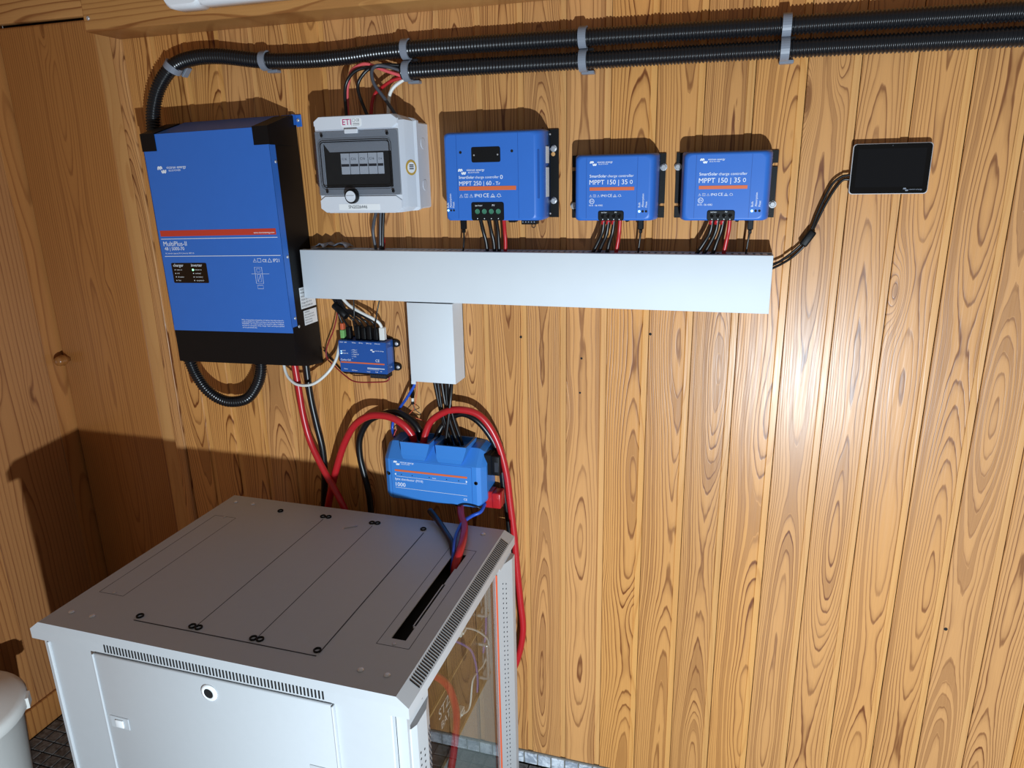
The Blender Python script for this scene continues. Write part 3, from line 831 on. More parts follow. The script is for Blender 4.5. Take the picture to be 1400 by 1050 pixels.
for k, (wa, wbt) in enumerate((('mains on', 'inverter on'), ('bulk', 'overload'), ('absorption', 'low battery'), ('float', 'temperature'))):
    zz = z0 + 0.2222 - k * 0.0083
    text(wa, ix0 + 0.036, zz, yy - 0.0006, lp, 'sticker', size=0.0042)
    text(wbt, ix0 + 0.088, zz, yy - 0.0006, lp, 'sticker', size=0.0042)
    obj('indicator_led', MB().cyl((ix0 + 0.0315, yy - 0.0004, zz + 0.0012), 0.0012, 0.0004, 'Y', 8), 'sticker', lp)
    o = obj('indicator_led', MB().cyl((ix0 + 0.0825, yy - 0.0004, zz + 0.0012), 0.0024 if k == 0 else 0.0012, 0.0005, 'Y', 10), 'led_green' if k == 0 else 'sticker', lp)
    if k == 0: o['label'] = 'lit green indicator'
# wiring diagram drawn on the front
mb = MB(); dx = ix1 - 0.079; dz = z0 + 0.192
mb.ribbon([(dx, dz), (dx, dz + 0.037), (dx + 0.019, dz + 0.037), (dx + 0.019, dz)], 0.0008, yy, closed=True)
mb.ribbon([(dx + 0.005, dz + 0.026), (dx + 0.005, dz + 0.034), (dx + 0.014, dz + 0.034), (dx + 0.014, dz + 0.026)], 0.0006, yy, closed=True)
mb.ribbon([(dx + 0.005, dz + 0.004), (dx + 0.005, dz + 0.020), (dx + 0.014, dz + 0.020), (dx + 0.014, dz + 0.004)], 0.0006, yy, closed=True)
mb.ribbon([(dx + 0.005, dz + 0.004), (dx + 0.014, dz + 0.020)], 0.0006, yy)
mb.ribbon([(dx - 0.010, dz + 0.022), (dx + 0.037, dz + 0.022)], 0.0006, yy)
mb.ribbon([(dx + 0.002, dz - 0.012), (dx + 0.002, dz - 0.004), (dx + 0.017, dz - 0.004), (dx + 0.017, dz - 0.012)], 0.0007, yy, closed=True)
obj('wiring_diagram', mb, 'print_white', inv, recalc=False)
for k, line in enumerate(('When charging lead-acid batteries, the battery may only be placed in',
                          'a well ventilated room. Before working on this product disconnect all',
                          'WARNING: risk of electric shock. See manual for safety, installation',
                          'and correct connection of the charger. Refer servicing to qualified', 'service personnel only.')):
    text(line, ix1 - 0.134, z0 + 0.1055 - k * 0.0045, yy, inv, width=0.114 if k < 4 else 0.040, bold=0.01)
# rating labels on the right-hand side
xs = ix1 + 0.0004
mb = MB().box(xs - 0.0003, xs, -0.070, -0.007, z0 + 0.1250, z0 + 0.1745)
lb = obj('rating_label', mb, 'sticker', inv)
mb = MB().box(xs - 0.0003, xs, -0.063, -0.008, z0 + 0.0850, z0 + 0.1195)
lb2 = obj('rating_label', mb, 'sticker', inv)
for k, s in enumerate(('MultiPlus-II 48/5000/70', 'PMP482505010', 'Input 230 V~ 50 Hz 50 A', 'Output 230 V~ 5000 VA', 'Charger 48 V 70 A', 'SN HQ2210ABCDE')):
    text(s, -0.067, z0 + 0.1680 - k * 0.0078, xs + 0.0003, lb, 'print_black', size=0.0055, face='+X')
for k, s in enumerate(('WARNING', 'Risk of electric shock', 'Disconnect all sources', 'before servicing', 'Read the manual')):
    text(s, -0.060, z0 + 0.1140 - k * 0.0062, xs + 0.0003, lb2, 'print_black', size=0.0045, face='+X')
inv.rotation_euler = (0, math.radians(-1.15), 0)

# ================================================================== CONDUITS
def conduit(name, pts, r, label):
    P = cr(pts, 40)
    # resample at even steps, four samples to a rib
    L = [0.0]
    for a, b in zip(P[:-1], P[1:]): L.append(L[-1] + (b - a).length)
    step = 0.0016; n = int(L[-1] / step); out = []; rr = []; k = 0
    for i in range(n + 1):
        s = i * step
        while k < len(L) - 2 and L[k+1] < s: k += 1
        f = (s - L[k]) / max(L[k+1] - L[k], 1e-9)
        out.append(P[k].lerp(P[k+1], f)); rr.append(r * (1.0, 1.0, 0.865, 0.865)[i % 4])
    o = obj(name, MB().tube(out, r, 14, True, rr), 'conduit')
    for p in o.data.polygons: p.use_smooth = False if p.normal.length == 0 else True
    return tag(o, label, 'conduit')
conduit('corrugated_conduit', [(1.80,-0.030,0.409),(1.156,-0.030,0.417),(0.794,-0.030,0.4215),(0.428,-0.030,0.4265),(0.057,-0.030,0.4295),(-0.087,-0.030,0.424),(-0.176,-0.030,0.423),(-0.282,-0.030,0.428),(-0.398,-0.030,0.444),(-0.473,-0.031,0.444),(-0.527,-0.033,0.429),(-0.569,-0.036,0.390),(-0.591,-0.041,0.340),(-0.597,-0.046,0.285)], 0.0165, 'upper black corrugated conduit bending down behind the inverter')
conduit('corrugated_conduit', [(1.80,-0.030,0.371),(1.162,-0.030,0.379),(0.794,-0.030,0.3835),(0.429,-0.030,0.386),(0.192,-0.030,0.388),(0.046,-0.030,0.388)], 0.0165, 'lower black corrugated conduit ending above the breaker box')
conduit('corrugated_conduit', [(-0.572,-0.074,-0.235),(-0.566,-0.073,-0.262),(-0.557,-0.070,-0.294),(-0.532,-0.070,-0.331),(-0.500,-0.065,-0.356),(-0.465,-0.060,-0.363),(-0.423,-0.055,-0.352),(-0.394,-0.050,-0.318),(-0.378,-0.050,-0.284),(-0.373,-0.050,-0.255)], 0.0142, 'black corrugated conduit looping under the inverter')

def clip_mesh():
    mb = MB(); ro, ri, w = 0.0205, 0.0172, 0.0075
    ang = [math.radians(a) for a in range(-205, 26, 12)]     # open towards the wall
    rings = []
    for s in (-w, w): pass
    prof = []
    for a in ang:
        prof.append(((ro*math.cos(a), ro*math.sin(a)), (ri*math.cos(a), ri*math.sin(a))))
    rings = []
    for (o_, i_) in prof:
        rings.append([(-w, o_[1], o_[0]), (w, o_[1], o_[0]), (w, i_[1], i_[0]), (-w, i_[1], i_[0])])
    mb.loft(rings)
    mb.box(-w, w, 0.017, 0.0295, -0.012, 0.012)
    mb.box(-w, w + 0.010, 0.012, 0.0290, -0.0225, -0.0165, 0.001)
    return mb
cm = clip_mesh()
base_clip = None
for x, z, a, lab in ((-0.527, 0.429, 48, 'grey conduit clip on the bend above the inverter'), (-0.280, 0.428, 0, 'grey conduit clip above the right corner of the inverter'),
                     (0.0585, 0.4295, 0, 'grey clip on the upper conduit above the breaker box'), (0.0590, 0.3880, 0, 'grey clip at the cut end of the lower conduit'),
                     (0.4285, 0.4265, 0, 'grey clip on the upper conduit, second from the right'), (0.4295, 0.3860, 0, 'grey clip on the lower conduit, second from the right'),
                     (0.7940, 0.4215, 0, 'rightmost grey clip on the upper conduit'), (0.7940, 0.3835, 0, 'rightmost grey clip on the lower conduit')):
    if base_clip is None:
        me = bpy.data.meshes.new('conduit_clip'); me.from_pydata(cm.v, [], cm.f)
        bm = bmesh.new(); bm.from_mesh(me); bmesh.ops.recalc_face_normals(bm, faces=bm.faces); bm.to_mesh(me); bm.free()
        me.materials.append(MT['clip'])
        o = bpy.data.objects.new('conduit_clip', me); base_clip = o
    else:
        o = base_clip.copy()
    COL.objects.link(o)
    o.location = (x, -0.030, z); o.rotation_euler = (0, math.radians(-a), 0)
    tag(o, lab, 'clip', 'conduit clips on the wall')

# ================================================================== BREAKER BOX
bx = thing('breaker_box', 'light grey breaker box with a smoked window', 'breaker box', (-0.03, 0.0, 0.108))
def octo(x0, x1, z0, z1, c, y): return [(x0 + c, y, z0), (x1 - c, y, z0), (x1, y, z0 + c*0.7), (x1, y, z1 - c*0.7), (x1 - c, y, z1), (x0 + c, y, z1), (x0, y, z1 - c*0.7), (x0, y, z0 + c*0.7)]
obj('base', MB().loft([octo(-0.143, 0.0835, 0.1115, 0.2870, 0.004, -0.0005), octo(-0.143, 0.0830, 0.1115, 0.2870, 0.004, -0.055)]), 'enclosure', bx)
prof = [octo(-0.146, 0.0845, 0.1085, 0.2935, 0.006, -0.050), octo(-0.146, 0.0845, 0.1085, 0.2935, 0.006, -0.060), octo(-0.140, 0.0800, 0.1080, 0.2960, 0.012, -0.066),
        octo(-0.133, 0.0715, 0.1062, 0.3010, 0.016, -0.092), octo(-0.126, 0.0655, 0.1060, 0.3010, 0.018, -0.1065)]
obj('lid', MB().loft(prof), 'enclosure', bx)
zb0, zb1 = 0.1425, 0.2710
# recessed front with window frame and window
obj('top_band', MB().loft([octo(-0.127, 0.0660, 0.2735, 0.3005, 0.012, -0.1060), octo(-0.1255, 0.0645, 0.2745, 0.2995, 0.012, -0.1105)]), 'enclosure', bx)
obj('bottom_band', MB().loft([octo(-0.127, 0.0660, 0.1065, 0.1405, 0.012, -0.1060), octo(-0.1255, 0.0645, 0.1075, 0.1400, 0.012, -0.1105)]), 'enclosure', bx)
well = MB()
y1, y2 = -0.1066, -0.1090
for (a0, a1, b0, b1) in ((-0.126, -0.110, zb0, zb1), (0.048, 0.065, zb0, zb1), (-0.110, 0.048, zb0, 0.1585), (-0.110, 0.048, 0.2490, zb1)):
    well.box(a0, a1, y2, y1, b0, b1)
obj('cover_frame', well, 'enclosure_in', bx)
obj('window_recess', MB().box(-0.109, 0.047, -0.1072, -0.1066, 0.1595, 0.2480), 'dark', bx)
obj('inner_ramp', MB().loft([[(-0.109, -0.1075, 0.2480), (0.047, -0.1075, 0.2480), (0.047, -0.1075, 0.2300), (-0.095, -0.1075, 0.2300)], [(-0.109, -0.1078, 0.2480), (0.047, -0.1078, 0.2480), (0.047, -0.1078, 0.2300), (-0.095, -0.1078, 0.2300)]]), 'enclosure_in', bx)
for k in range(5):
    x = -0.070 + k * 0.0212; w = 0.0200 if k < 4 else 0.0140
    b = obj('breaker', MB().box(x, x + w, -0.1086, -0.1072, 0.1850, 0.2270, 0.0004), 'breaker', bx)
    obj('toggle', MB().box(x + 0.001, x + w - 0.001, -0.1090, -0.1084, 0.2005, 0.2055), 'print_black', b)
    text('C16', x + 0.003, 0.2135, -0.1089, b, 'print_black', width=w * 0.55)
obj('smoked_cover', MB().loft([rrect(-0.1265, 0.0652, zb0, zb1, 0.006, -0.1112), rrect(-0.1265, 0.0652, zb0, zb1, 0.006, -0.1135), rrect(-0.1235, 0.0622, zb0 + 0.003, zb1 - 0.003, 0.006, -0.1155)]), 'smoke', bx)
mb = MB()
P = [(p[0], p[2]) for p in rrect(-0.1120, 0.0470, 0.1590, 0.2500, 0.008, 0)]
mb.ribbon(P, 0.0020, -0.1158, closed=True)
P = [(p[0], p[2]) for p in rrect(-0.1160, 0.0510, 0.1555, 0.2535, 0.010, 0)]
mb.ribbon(P, 0.0008, -0.1158, closed=True)
obj('window_gasket', mb, 'black', bx, recalc=False)
for x, z in ((-0.1065, 0.2630), (0.0440, 0.2630), (-0.1040, 0.1505), (0.0500, 0.1500)):
    obj('cover_screw', MB().lathe([(0.0034, 0), (0.0030, 0.001), (0.001, 0.0012)], (x, -0.1155, z), 'Y', 12), 'black', bx)
kn = obj('latch_knob', MB().lathe([(0.0148, 0), (0.0148, 0.009), (0.0135, 0.0105), (0.012, 0.0108)], (-0.0440, -0.1155, 0.1405), 'Y', 24), 'black', bx)
obj('knob_face', MB().lathe([(0.0118, 0.0), (0.0112, 0.0012)], (-0.0440, -0.1262, 0.1405), 'Y', 24).box(-0.0525, -0.0355, -0.1290, -0.1265, 0.1387, 0.1423), 'enclosure', kn)
obj('hinge_tab', MB().box(-0.0530, -0.0225, -0.1165, -0.1100, 0.2655, 0.2745, 0.0012), 'enclosure', bx)
sk_ = obj('maker_sticker', MB().loft([rrect(-0.0620, -0.0140, 0.2785, 0.2960, 0.005, -0.1104), rrect(-0.0620, -0.0140, 0.2785, 0.2960, 0.005, -0.1108)]), 'sticker', bx)
text('ETI', -0.0580, 0.2825, -0.1110, sk_, 'print_magenta', width=0.020, bold=0.02)
text('CE', -0.0270, 0.2885, -0.1110, sk_, 'print_black', width=0.008)
mb = MB(); mb.ribbon([(-0.0345, 0.2880), (-0.0345, 0.2935), (-0.0295, 0.2935), (-0.0295, 0.2880)], 0.0006, -0.1110, closed=True); mb.ribbon([(-0.0370, 0.2795), (-0.0370, 0.2950)], 0.0004, -0.1110)
mb.ribbon([(-0.0340, 0.2845), (-0.0190, 0.2845)], 0.0010, -0.1110); mb.ribbon([(-0.0340, 0.2815), (-0.0190, 0.2815)], 0.0007, -0.1110)
obj('fine_print', mb, 'print_black', sk_, recalc=False)
s2 = obj('serial_sticker', bar(-0.0820, 0.0145, 0.1120, 0.1245, -0.1105), 'sticker', bx)
text('SN2026446', -0.0590, 0.1155, -0.1112, s2, 'print_black', width=0.044)
# round seal on the right flank
sd = MB().lathe([(0.0155, 0), (0.0155, 0.0004)], (0.0763, -0.0790, 0.196), 'X', 28, smooth=False)
for i, v in enumerate(sd.v):   # follow the slanted flank
    sd.v[i] = (v[0] + (v[1] + 0.0790) * (0.0800 - 0.0715) / (0.092 - 0.066), v[1], v[2])
sl = obj('round_seal', sd, 'print_gold', bx)
sd = MB().lathe([(0.0110, 0), (0.0110, 0.0007)], (0.0763, -0.0790, 0.196), 'X', 24, smooth=False)
for i, v in enumerate(sd.v): sd.v[i] = (v[0] + (v[1] + 0.0790) * 0.327, v[1], v[2])
obj('seal_centre', sd, 'sticker', sl)
sd = MB()
for dz_ in (-0.0035, 0.0005, 0.004): sd.box(0.0769, 0.0773, -0.085, -0.073, 0.196 + dz_, 0.198 + dz_)
for i, v in enumerate(sd.v): sd.v[i] = (v[0] + (v[1] + 0.0790) * 0.327, v[1], v[2])
obj('seal_print', sd, 'print_black', sl)
for z in (0.245, 0.160):
    obj('knockout', MB().lathe([(0.0115, 0), (0.0115, 0.0006), (0.0105, 0.0008)], (0.0830, -0.028, z), 'X', 20), 'enclosure', bx)

# wires between conduit and breaker box
cable('panel_wire', [(-0.081,-0.050,0.290),(-0.081,-0.050,0.345),(-0.074,-0.050,0.372),(-0.054,-0.050,0.391),(-0.029,-0.045,0.398),(0.011,-0.040,0.398),(0.048,-0.030,0.394)], 0.0036, 'black_rubber', 'leftmost black wire looping from conduit into breaker box', 'wire', 'wires above the breaker box')
cable('panel_wire', [(-0.084,-0.040,0.290),(-0.081,-0.040,0.349),(-0.076,-0.040,0.371),(-0.066,-0.040,0.394),(-0.043,-0.043,0.404),(-0.023,-0.043,0.404),(0.011,-0.038,0.391),(0.047,-0.030,0.379)], 0.0036, 'pink_cable', 'faded red wire arching highest over the breaker box', 'wire', 'wires above the breaker box')
cable('panel_wire', [(-0.026,-0.050,0.290),(-0.046,-0.050,0.342),(-0.048,-0.050,0.366),(-0.035,-0.050,0.384),(-0.018,-0.047,0.396),(0.011,-0.044,0.401),(0.048,-0.032,0.399)], 0.0036, 'black_rubber', 'middle black wire looping into the breaker box', 'wire', 'wires above the breaker box')
cable('panel_wire', [(0.045,-0.050,0.288),(0.013,-0.055,0.336),(-0.005,-0.060,0.363),(-0.009,-0.060,0.387),(0.000,-0.053,0.399),(0.024,-0.044,0.396),(0.048,-0.034,0.388)], 0.0036, 'grey_cable', 'dark grey wire crossing in front of the others into breaker box', 'wire', 'wires above the breaker box')
cable('panel_wire', [(-0.036,-0.030,0.286),(-0.029,-0.030,0.329),(-0.019,-0.030,0.349),(0.000,-0.033,0.360),(0.022,-0.033,0.371),(0.047,-0.028,0.377)], 0.0036, 'red_cable', 'bright red wire from the lower conduit end into breaker box', 'wire', 'wires above the breaker box')
cable('panel_wire', [(0.006,-0.030,0.286),(0.010,-0.030,0.327),(0.015,-0.030,0.347),(0.026,-0.028,0.361),(0.047,-0.024,0.374)], 0.0038, 'white_cable', 'white wire from the lower conduit end into breaker box', 'wire', 'wires above the breaker box')
for pts, mt, lab in (([(-0.025,-0.050,0.112),(-0.040,-0.040,0.080),(-0.046,-0.035,0.056),(-0.043,-0.030,0.010)], 'grey_cable', 'left grey wire from breaker box down into the trunking'),
                     ([(-0.017,-0.045,0.112),(-0.026,-0.037,0.069),(-0.032,-0.033,0.010)], 'grey_cable', 'middle grey wire from breaker box down into the trunking'),
                     ([(-0.008,-0.050,0.112),(-0.018,-0.042,0.064),(-0.026,-0.035,0.010)], 'black_rubber', 'right dark wire from breaker box down into the trunking'),
                     ([(-0.026,-0.022,0.112),(-0.031,-0.022,0.063),(-0.027,-0.024,0.039),(-0.030,-0.026,0.010)], 'red_cable', 'short red wire behind the dark wires under breaker box')):
    cable('panel_wire', pts, 0.0036, mt, lab, 'wire', 'wires under the breaker box')

# ================================================================== TRUNKING
tr = thing('cable_trunking', 'long white horizontal cable trunking below the controllers', 'trunking', (0.29, 0.0, -0.090))
def channel(x0, x1, z0, z1, yd, vertical, w=0.0018):
    m = MB()
    m.box(x0, x1, -yd, -yd + w, z0, z1, 0.0012, 2)
    if vertical:
        m.box(x0, x0 + w, -yd + w * 0.5, -0.001, z0, z1); m.box(x1 - w, x1, -yd + w * 0.5, -0.001, z0, z1)
    else:
        m.box(x0, x1, -yd + w * 0.5, -0.001, z0, z0 + w); 
        m.box(x0, x1, -yd + w * 0.5, -yd + 0.018, z1 - w, z1)
        m.box(x0, x1, -0.012, -0.001, z1 - w, z1)
    return m
obj('cover', channel(-0.2235, 0.8023, -0.0900, 0.0215, 0.060, False), 'pvc', tr)
mb = MB(); k = 0
xx = -0.215
while xx < 0.790:       # slotted fingers of the top side, pushed aside where wires pass
    mb.box(xx, xx + 0.0085, -0.044, -0.0115, 0.0190, 0.0205); xx += 0.0135
obj('slotted_side', mb, 'pvc', tr)
obj('end_cap', MB().box(0.8005, 0.8023, -0.059, -0.001, -0.0895, 0.0210), 'pvc', tr)
tr2 = thing('cable_trunking', 'short white vertical cable trunking hanging under the long one', 'trunking', (0.093, 0.0, -0.277))
obj('cover', channel(0.0390, 0.1485, -0.2745, -0.0915, 0.064, True), 'pvc', tr2)
obj('tab', MB().box(0.0390, 0.0500, -0.064, -0.0622, -0.2810, -0.2740), 'pvc', tr2)
mb = MB(); mb.box(0.0390, 0.1485, -0.004, -0.001, -0.2745, -0.0915)
obj('back_plate', mb, 'pvc', tr2)
# torn scrap on the trunking by the inverter
rnd = random.Random(3); nx_, ny_ = 9, 4; vs = []; fs = []
for i in range(nx_):
    for j in range(ny_):
        vs.append((-0.203 + i * 0.0115, -0.046 + j * 0.012 + rnd.uniform(-.003, .003), 0.0245 + rnd.uniform(0, 0.013) * (1 if 0 < i < nx_-1 else 0.4)))
for i in range(nx_-1):
    for j in range(ny_-1): fs.append((i*ny_+j, (i+1)*ny_+j, (i+1)*ny_+j+1, i*ny_+j+1))
mb = MB().add(vs, fs); mb.add([(v[0], v[1], v[2] - 0.0008) for v in vs], [tuple(reversed(f)) for f in fs])
tag(obj('torn_foil', mb, 'clip'), 'crumpled torn scrap lying on the trunking beside the inverter', 'scrap')

# ================================================================== CHARGE CONTROLLERS
def hexbolt(x, z, y, parent, r=0.0060):
    n = 6
    m = MB().lathe([(r*1.15, 0), (r*1.15, 0.0012)], (x, y, z), 'Y', 18, smooth=False)
    m.lathe([(r*0.92, 0.0012), (r*0.92, 0.005), (r*0.7, 0.0058)], (x, y, z), 'Y', 6, smooth=False)
    obj('hex_bolt', m, 'steel', parent)

def terminal(x0, x1, z0, z1, y, parent, screws, big):
    tb = obj('terminal_block', MB().loft([rrect(x0, x1, z0, z1, 0.004, y + 0.03), rrect(x0, x1, z0, z1, 0.004, y - 0.0015), rrect(x0 + 0.001, x1 - 0.001, z0 + 0.001, z1 - 0.001, 0.003, y - 0.0025)]), 'black', parent)
    for k in range(4):
        cx = x0 + (x1 - x0) * (0.19 + 0.215 * k); cz = z0 + (z1 - z0) * 0.50
        r = (x1 - x0) * 0.075
        obj('terminal_screw', MB().lathe([(r, 0), (r, 0.0004), (r*0.72, 0.0004), (r*0.7, -0.001), (0.0003, -0.0012)], (cx, y - 0.0026, cz), 'Y', 14), screws, tb)
        obj('polarity_mark', MB().box(cx - 0.0008, cx + 0.0008, y - 0.0030, y - 0.0026, z0 + (z1-z0)*0.08, z0 + (z1-z0)*0.08 + 0.0016), 'print_white', tb)
    text('BATTERY', x0 + (x1-x0)*0.13, z1 - (z1-z0)*0.22, y - 0.0028, tb, width=(x1-x0)*0.22)
    text('PV', x0 + (x1-x0)*0.65, z1 - (z1-z0)*0.22, y - 0.0028, tb, width=(x1-x0)*0.08)
    return tb

# ---- the large one
c = thing('charge_controller', 'largest blue solar charge controller, with a black window', 'charge controller', (0.262, 0.0, 0.0885), 'solar charge controllers')
Y0 = -0.090
brk = MB().prism([(0.144, 0.0900), (0.3735, 0.0900), (0.3735, 0.1180), (0.3735, 0.2650), (0.144, 0.2650)], 'Y', -0.0045, -0.0010)
obj('mounting_bracket', brk, 'black', c)
body = [rrect(0.156, 0.3560, 0.0905, 0.2630, 0.004, -0.0046), rrect(0.154, 0.3570, 0.0885, 0.2635, 0.005, -0.030), rrect(0.154, 0.3595, 0.0885, 0.2630, 0.006, -0.056), rrect(0.1535, 0.3580, 0.0880, 0.2615, 0.007, -0.074),
        rrect(0.1545, 0.3520, 0.0885, 0.2600, 0.008, -0.084), rrect(0.1570, 0.3475, 0.0900, 0.2585, 0.009, -0.0885), rrect(0.1600, 0.3440, 0.0925, 0.2555, 0.009, Y0)]
obj('housing', MB().loft(body, smooth=True), 'blue', c)
for x in (0.1822, 0.3113): obj('panel_groove', MB().box(x, x + 0.0008, Y0 - 0.0002, Y0 + 0.002, 0.0925, 0.2560), 'blue_dark', c)
ys = Y0 - 0.0006
w_ = obj('display_window', MB().loft([rrect(0.2150, 0.2755, 0.2025, 0.2315, 0.0035, Y0), rrect(0.2150, 0.2755, 0.2025, 0.2315, 0.0035, Y0 - 0.0015)]), 'black', c)
for x in (0.2205, 0.2702): obj('screw', MB().lathe([(0.0018, 0), (0.0015, 0.0006)], (x, Y0 - 0.0015, 0.2165), 'Y', 10), 'steel', w_)
for x in (0.1912, 0.2995): obj('fixing_hole', MB().cyl((x, Y0, 0.2225), 0.0028, 0.0005, 'Y', 14), 'dark', c)
brand(0.1855, 0.1855, 0.0560, ys, c)
text('SmartSolar', 0.1857, 0.1717, ys, c, width=0.0335, bold=0.02)
text('charge controller', 0.2210, 0.1717, ys, c, width=0.0505)
mb = MB(); mb.ribbon([(0.2768 + 0.0022*math.cos(a), 0.1738 + 0.0034*math.sin(a)) for a in [math.pi*i/6 for i in range(12)]], 0.0012, ys, closed=True); obj('bluetooth_mark', mb, 'print_white', c, recalc=False)
text('MPPT 250 | 60', 0.1863, 0.1585, ys, c, width=0.0690, bold=0.012)
text('- Tr', 0.2590, 0.1585, ys, c, width=0.0150, bold=0.006)
obj('stripe', bar(0.1858, 0.3070, 0.1485, 0.1565, ys + 0.0003), 'print_orange', c)
marks(0.1862, 0.1350, 0.0064, ys, c)
terminal(0.2112, 0.2806, 0.0890, 0.1250, Y0, c, 'terminal', True)
obj('small_plug', MB().box(0.2825, 0.2985, -0.070, -0.050, 0.0835, 0.0890, 0.002), 'black', c)
rl = MB().box(0.3130, 0.3445, -0.078, -0.055, 0.0800, 0.0895, 0.001)
obj('relay_terminal', rl, 'black', c)
mb = MB()
for q in range(5): mb.cyl((0.3165 + q * 0.0060, -0.078, 0.0850), 0.0014, 0.0004, 'Y', 8)
obj('relay_screw', mb, 'clip', c)
obj('jumper_wire', MB().tube(cr([(0.334, -0.072, 0.081), (0.334, -0.073, 0.0755), (0.3375, -0.073, 0.0735), (0.341, -0.073, 0.0755), (0.341, -0.072, 0.081)], 5), 0.0009, 6), 'black_rubber', c)
for k, s in enumerate(('Bulk', 'Absorption', 'Float')):
    obj('indicator_led', MB().cyl((0.1570 + 0.0062 * k + 0.003, Y0 - 0.0002, 0.1092), 0.0020, 0.0006, 'Y', 12), 'led_blue' if k == 0 else 'dark', c)
    text(s, 0.1615 + 0.0062 * k, 0.1145, Y0 - 0.0004, c, size=0.0062, rot=math.pi/2)
# side grille, right of the front
obj('side_grille', MB().loft([rrect(0.3495, 0.3535, 0.1310, 0.2240, 0.0018, -0.0835), rrect(0.3495, 0.3535, 0.1310, 0.2240, 0.0018, -0.0862)]), 'blue_dark', c)
for z0_, z1_ in ((0.1985, 0.2305), (0.1330, 0.1905)):
    obj('type_label', MB().box(0.3597, 0.3601, -0.056, -0.032, z0_, z1_), 'sticker', c)
for z in (0.2545, 0.0985): obj('rivet', MB().lathe([(0.0022, 0), (0.0014, 0.0012)], (0.3595, -0.020, z), 'Y', 10), 'steel', c)
hexbolt(0.3632, 0.2275, -0.0045, c); hexbolt(0.3632, 0.1240, -0.0045, c)
obj('keyhole', MB().lathe([(0.0042, 0), (0.0042, 0.0003)], (0.3622, -0.0045, 0.2165), 'Y', 14, smooth=False), 'pine_edge', c)

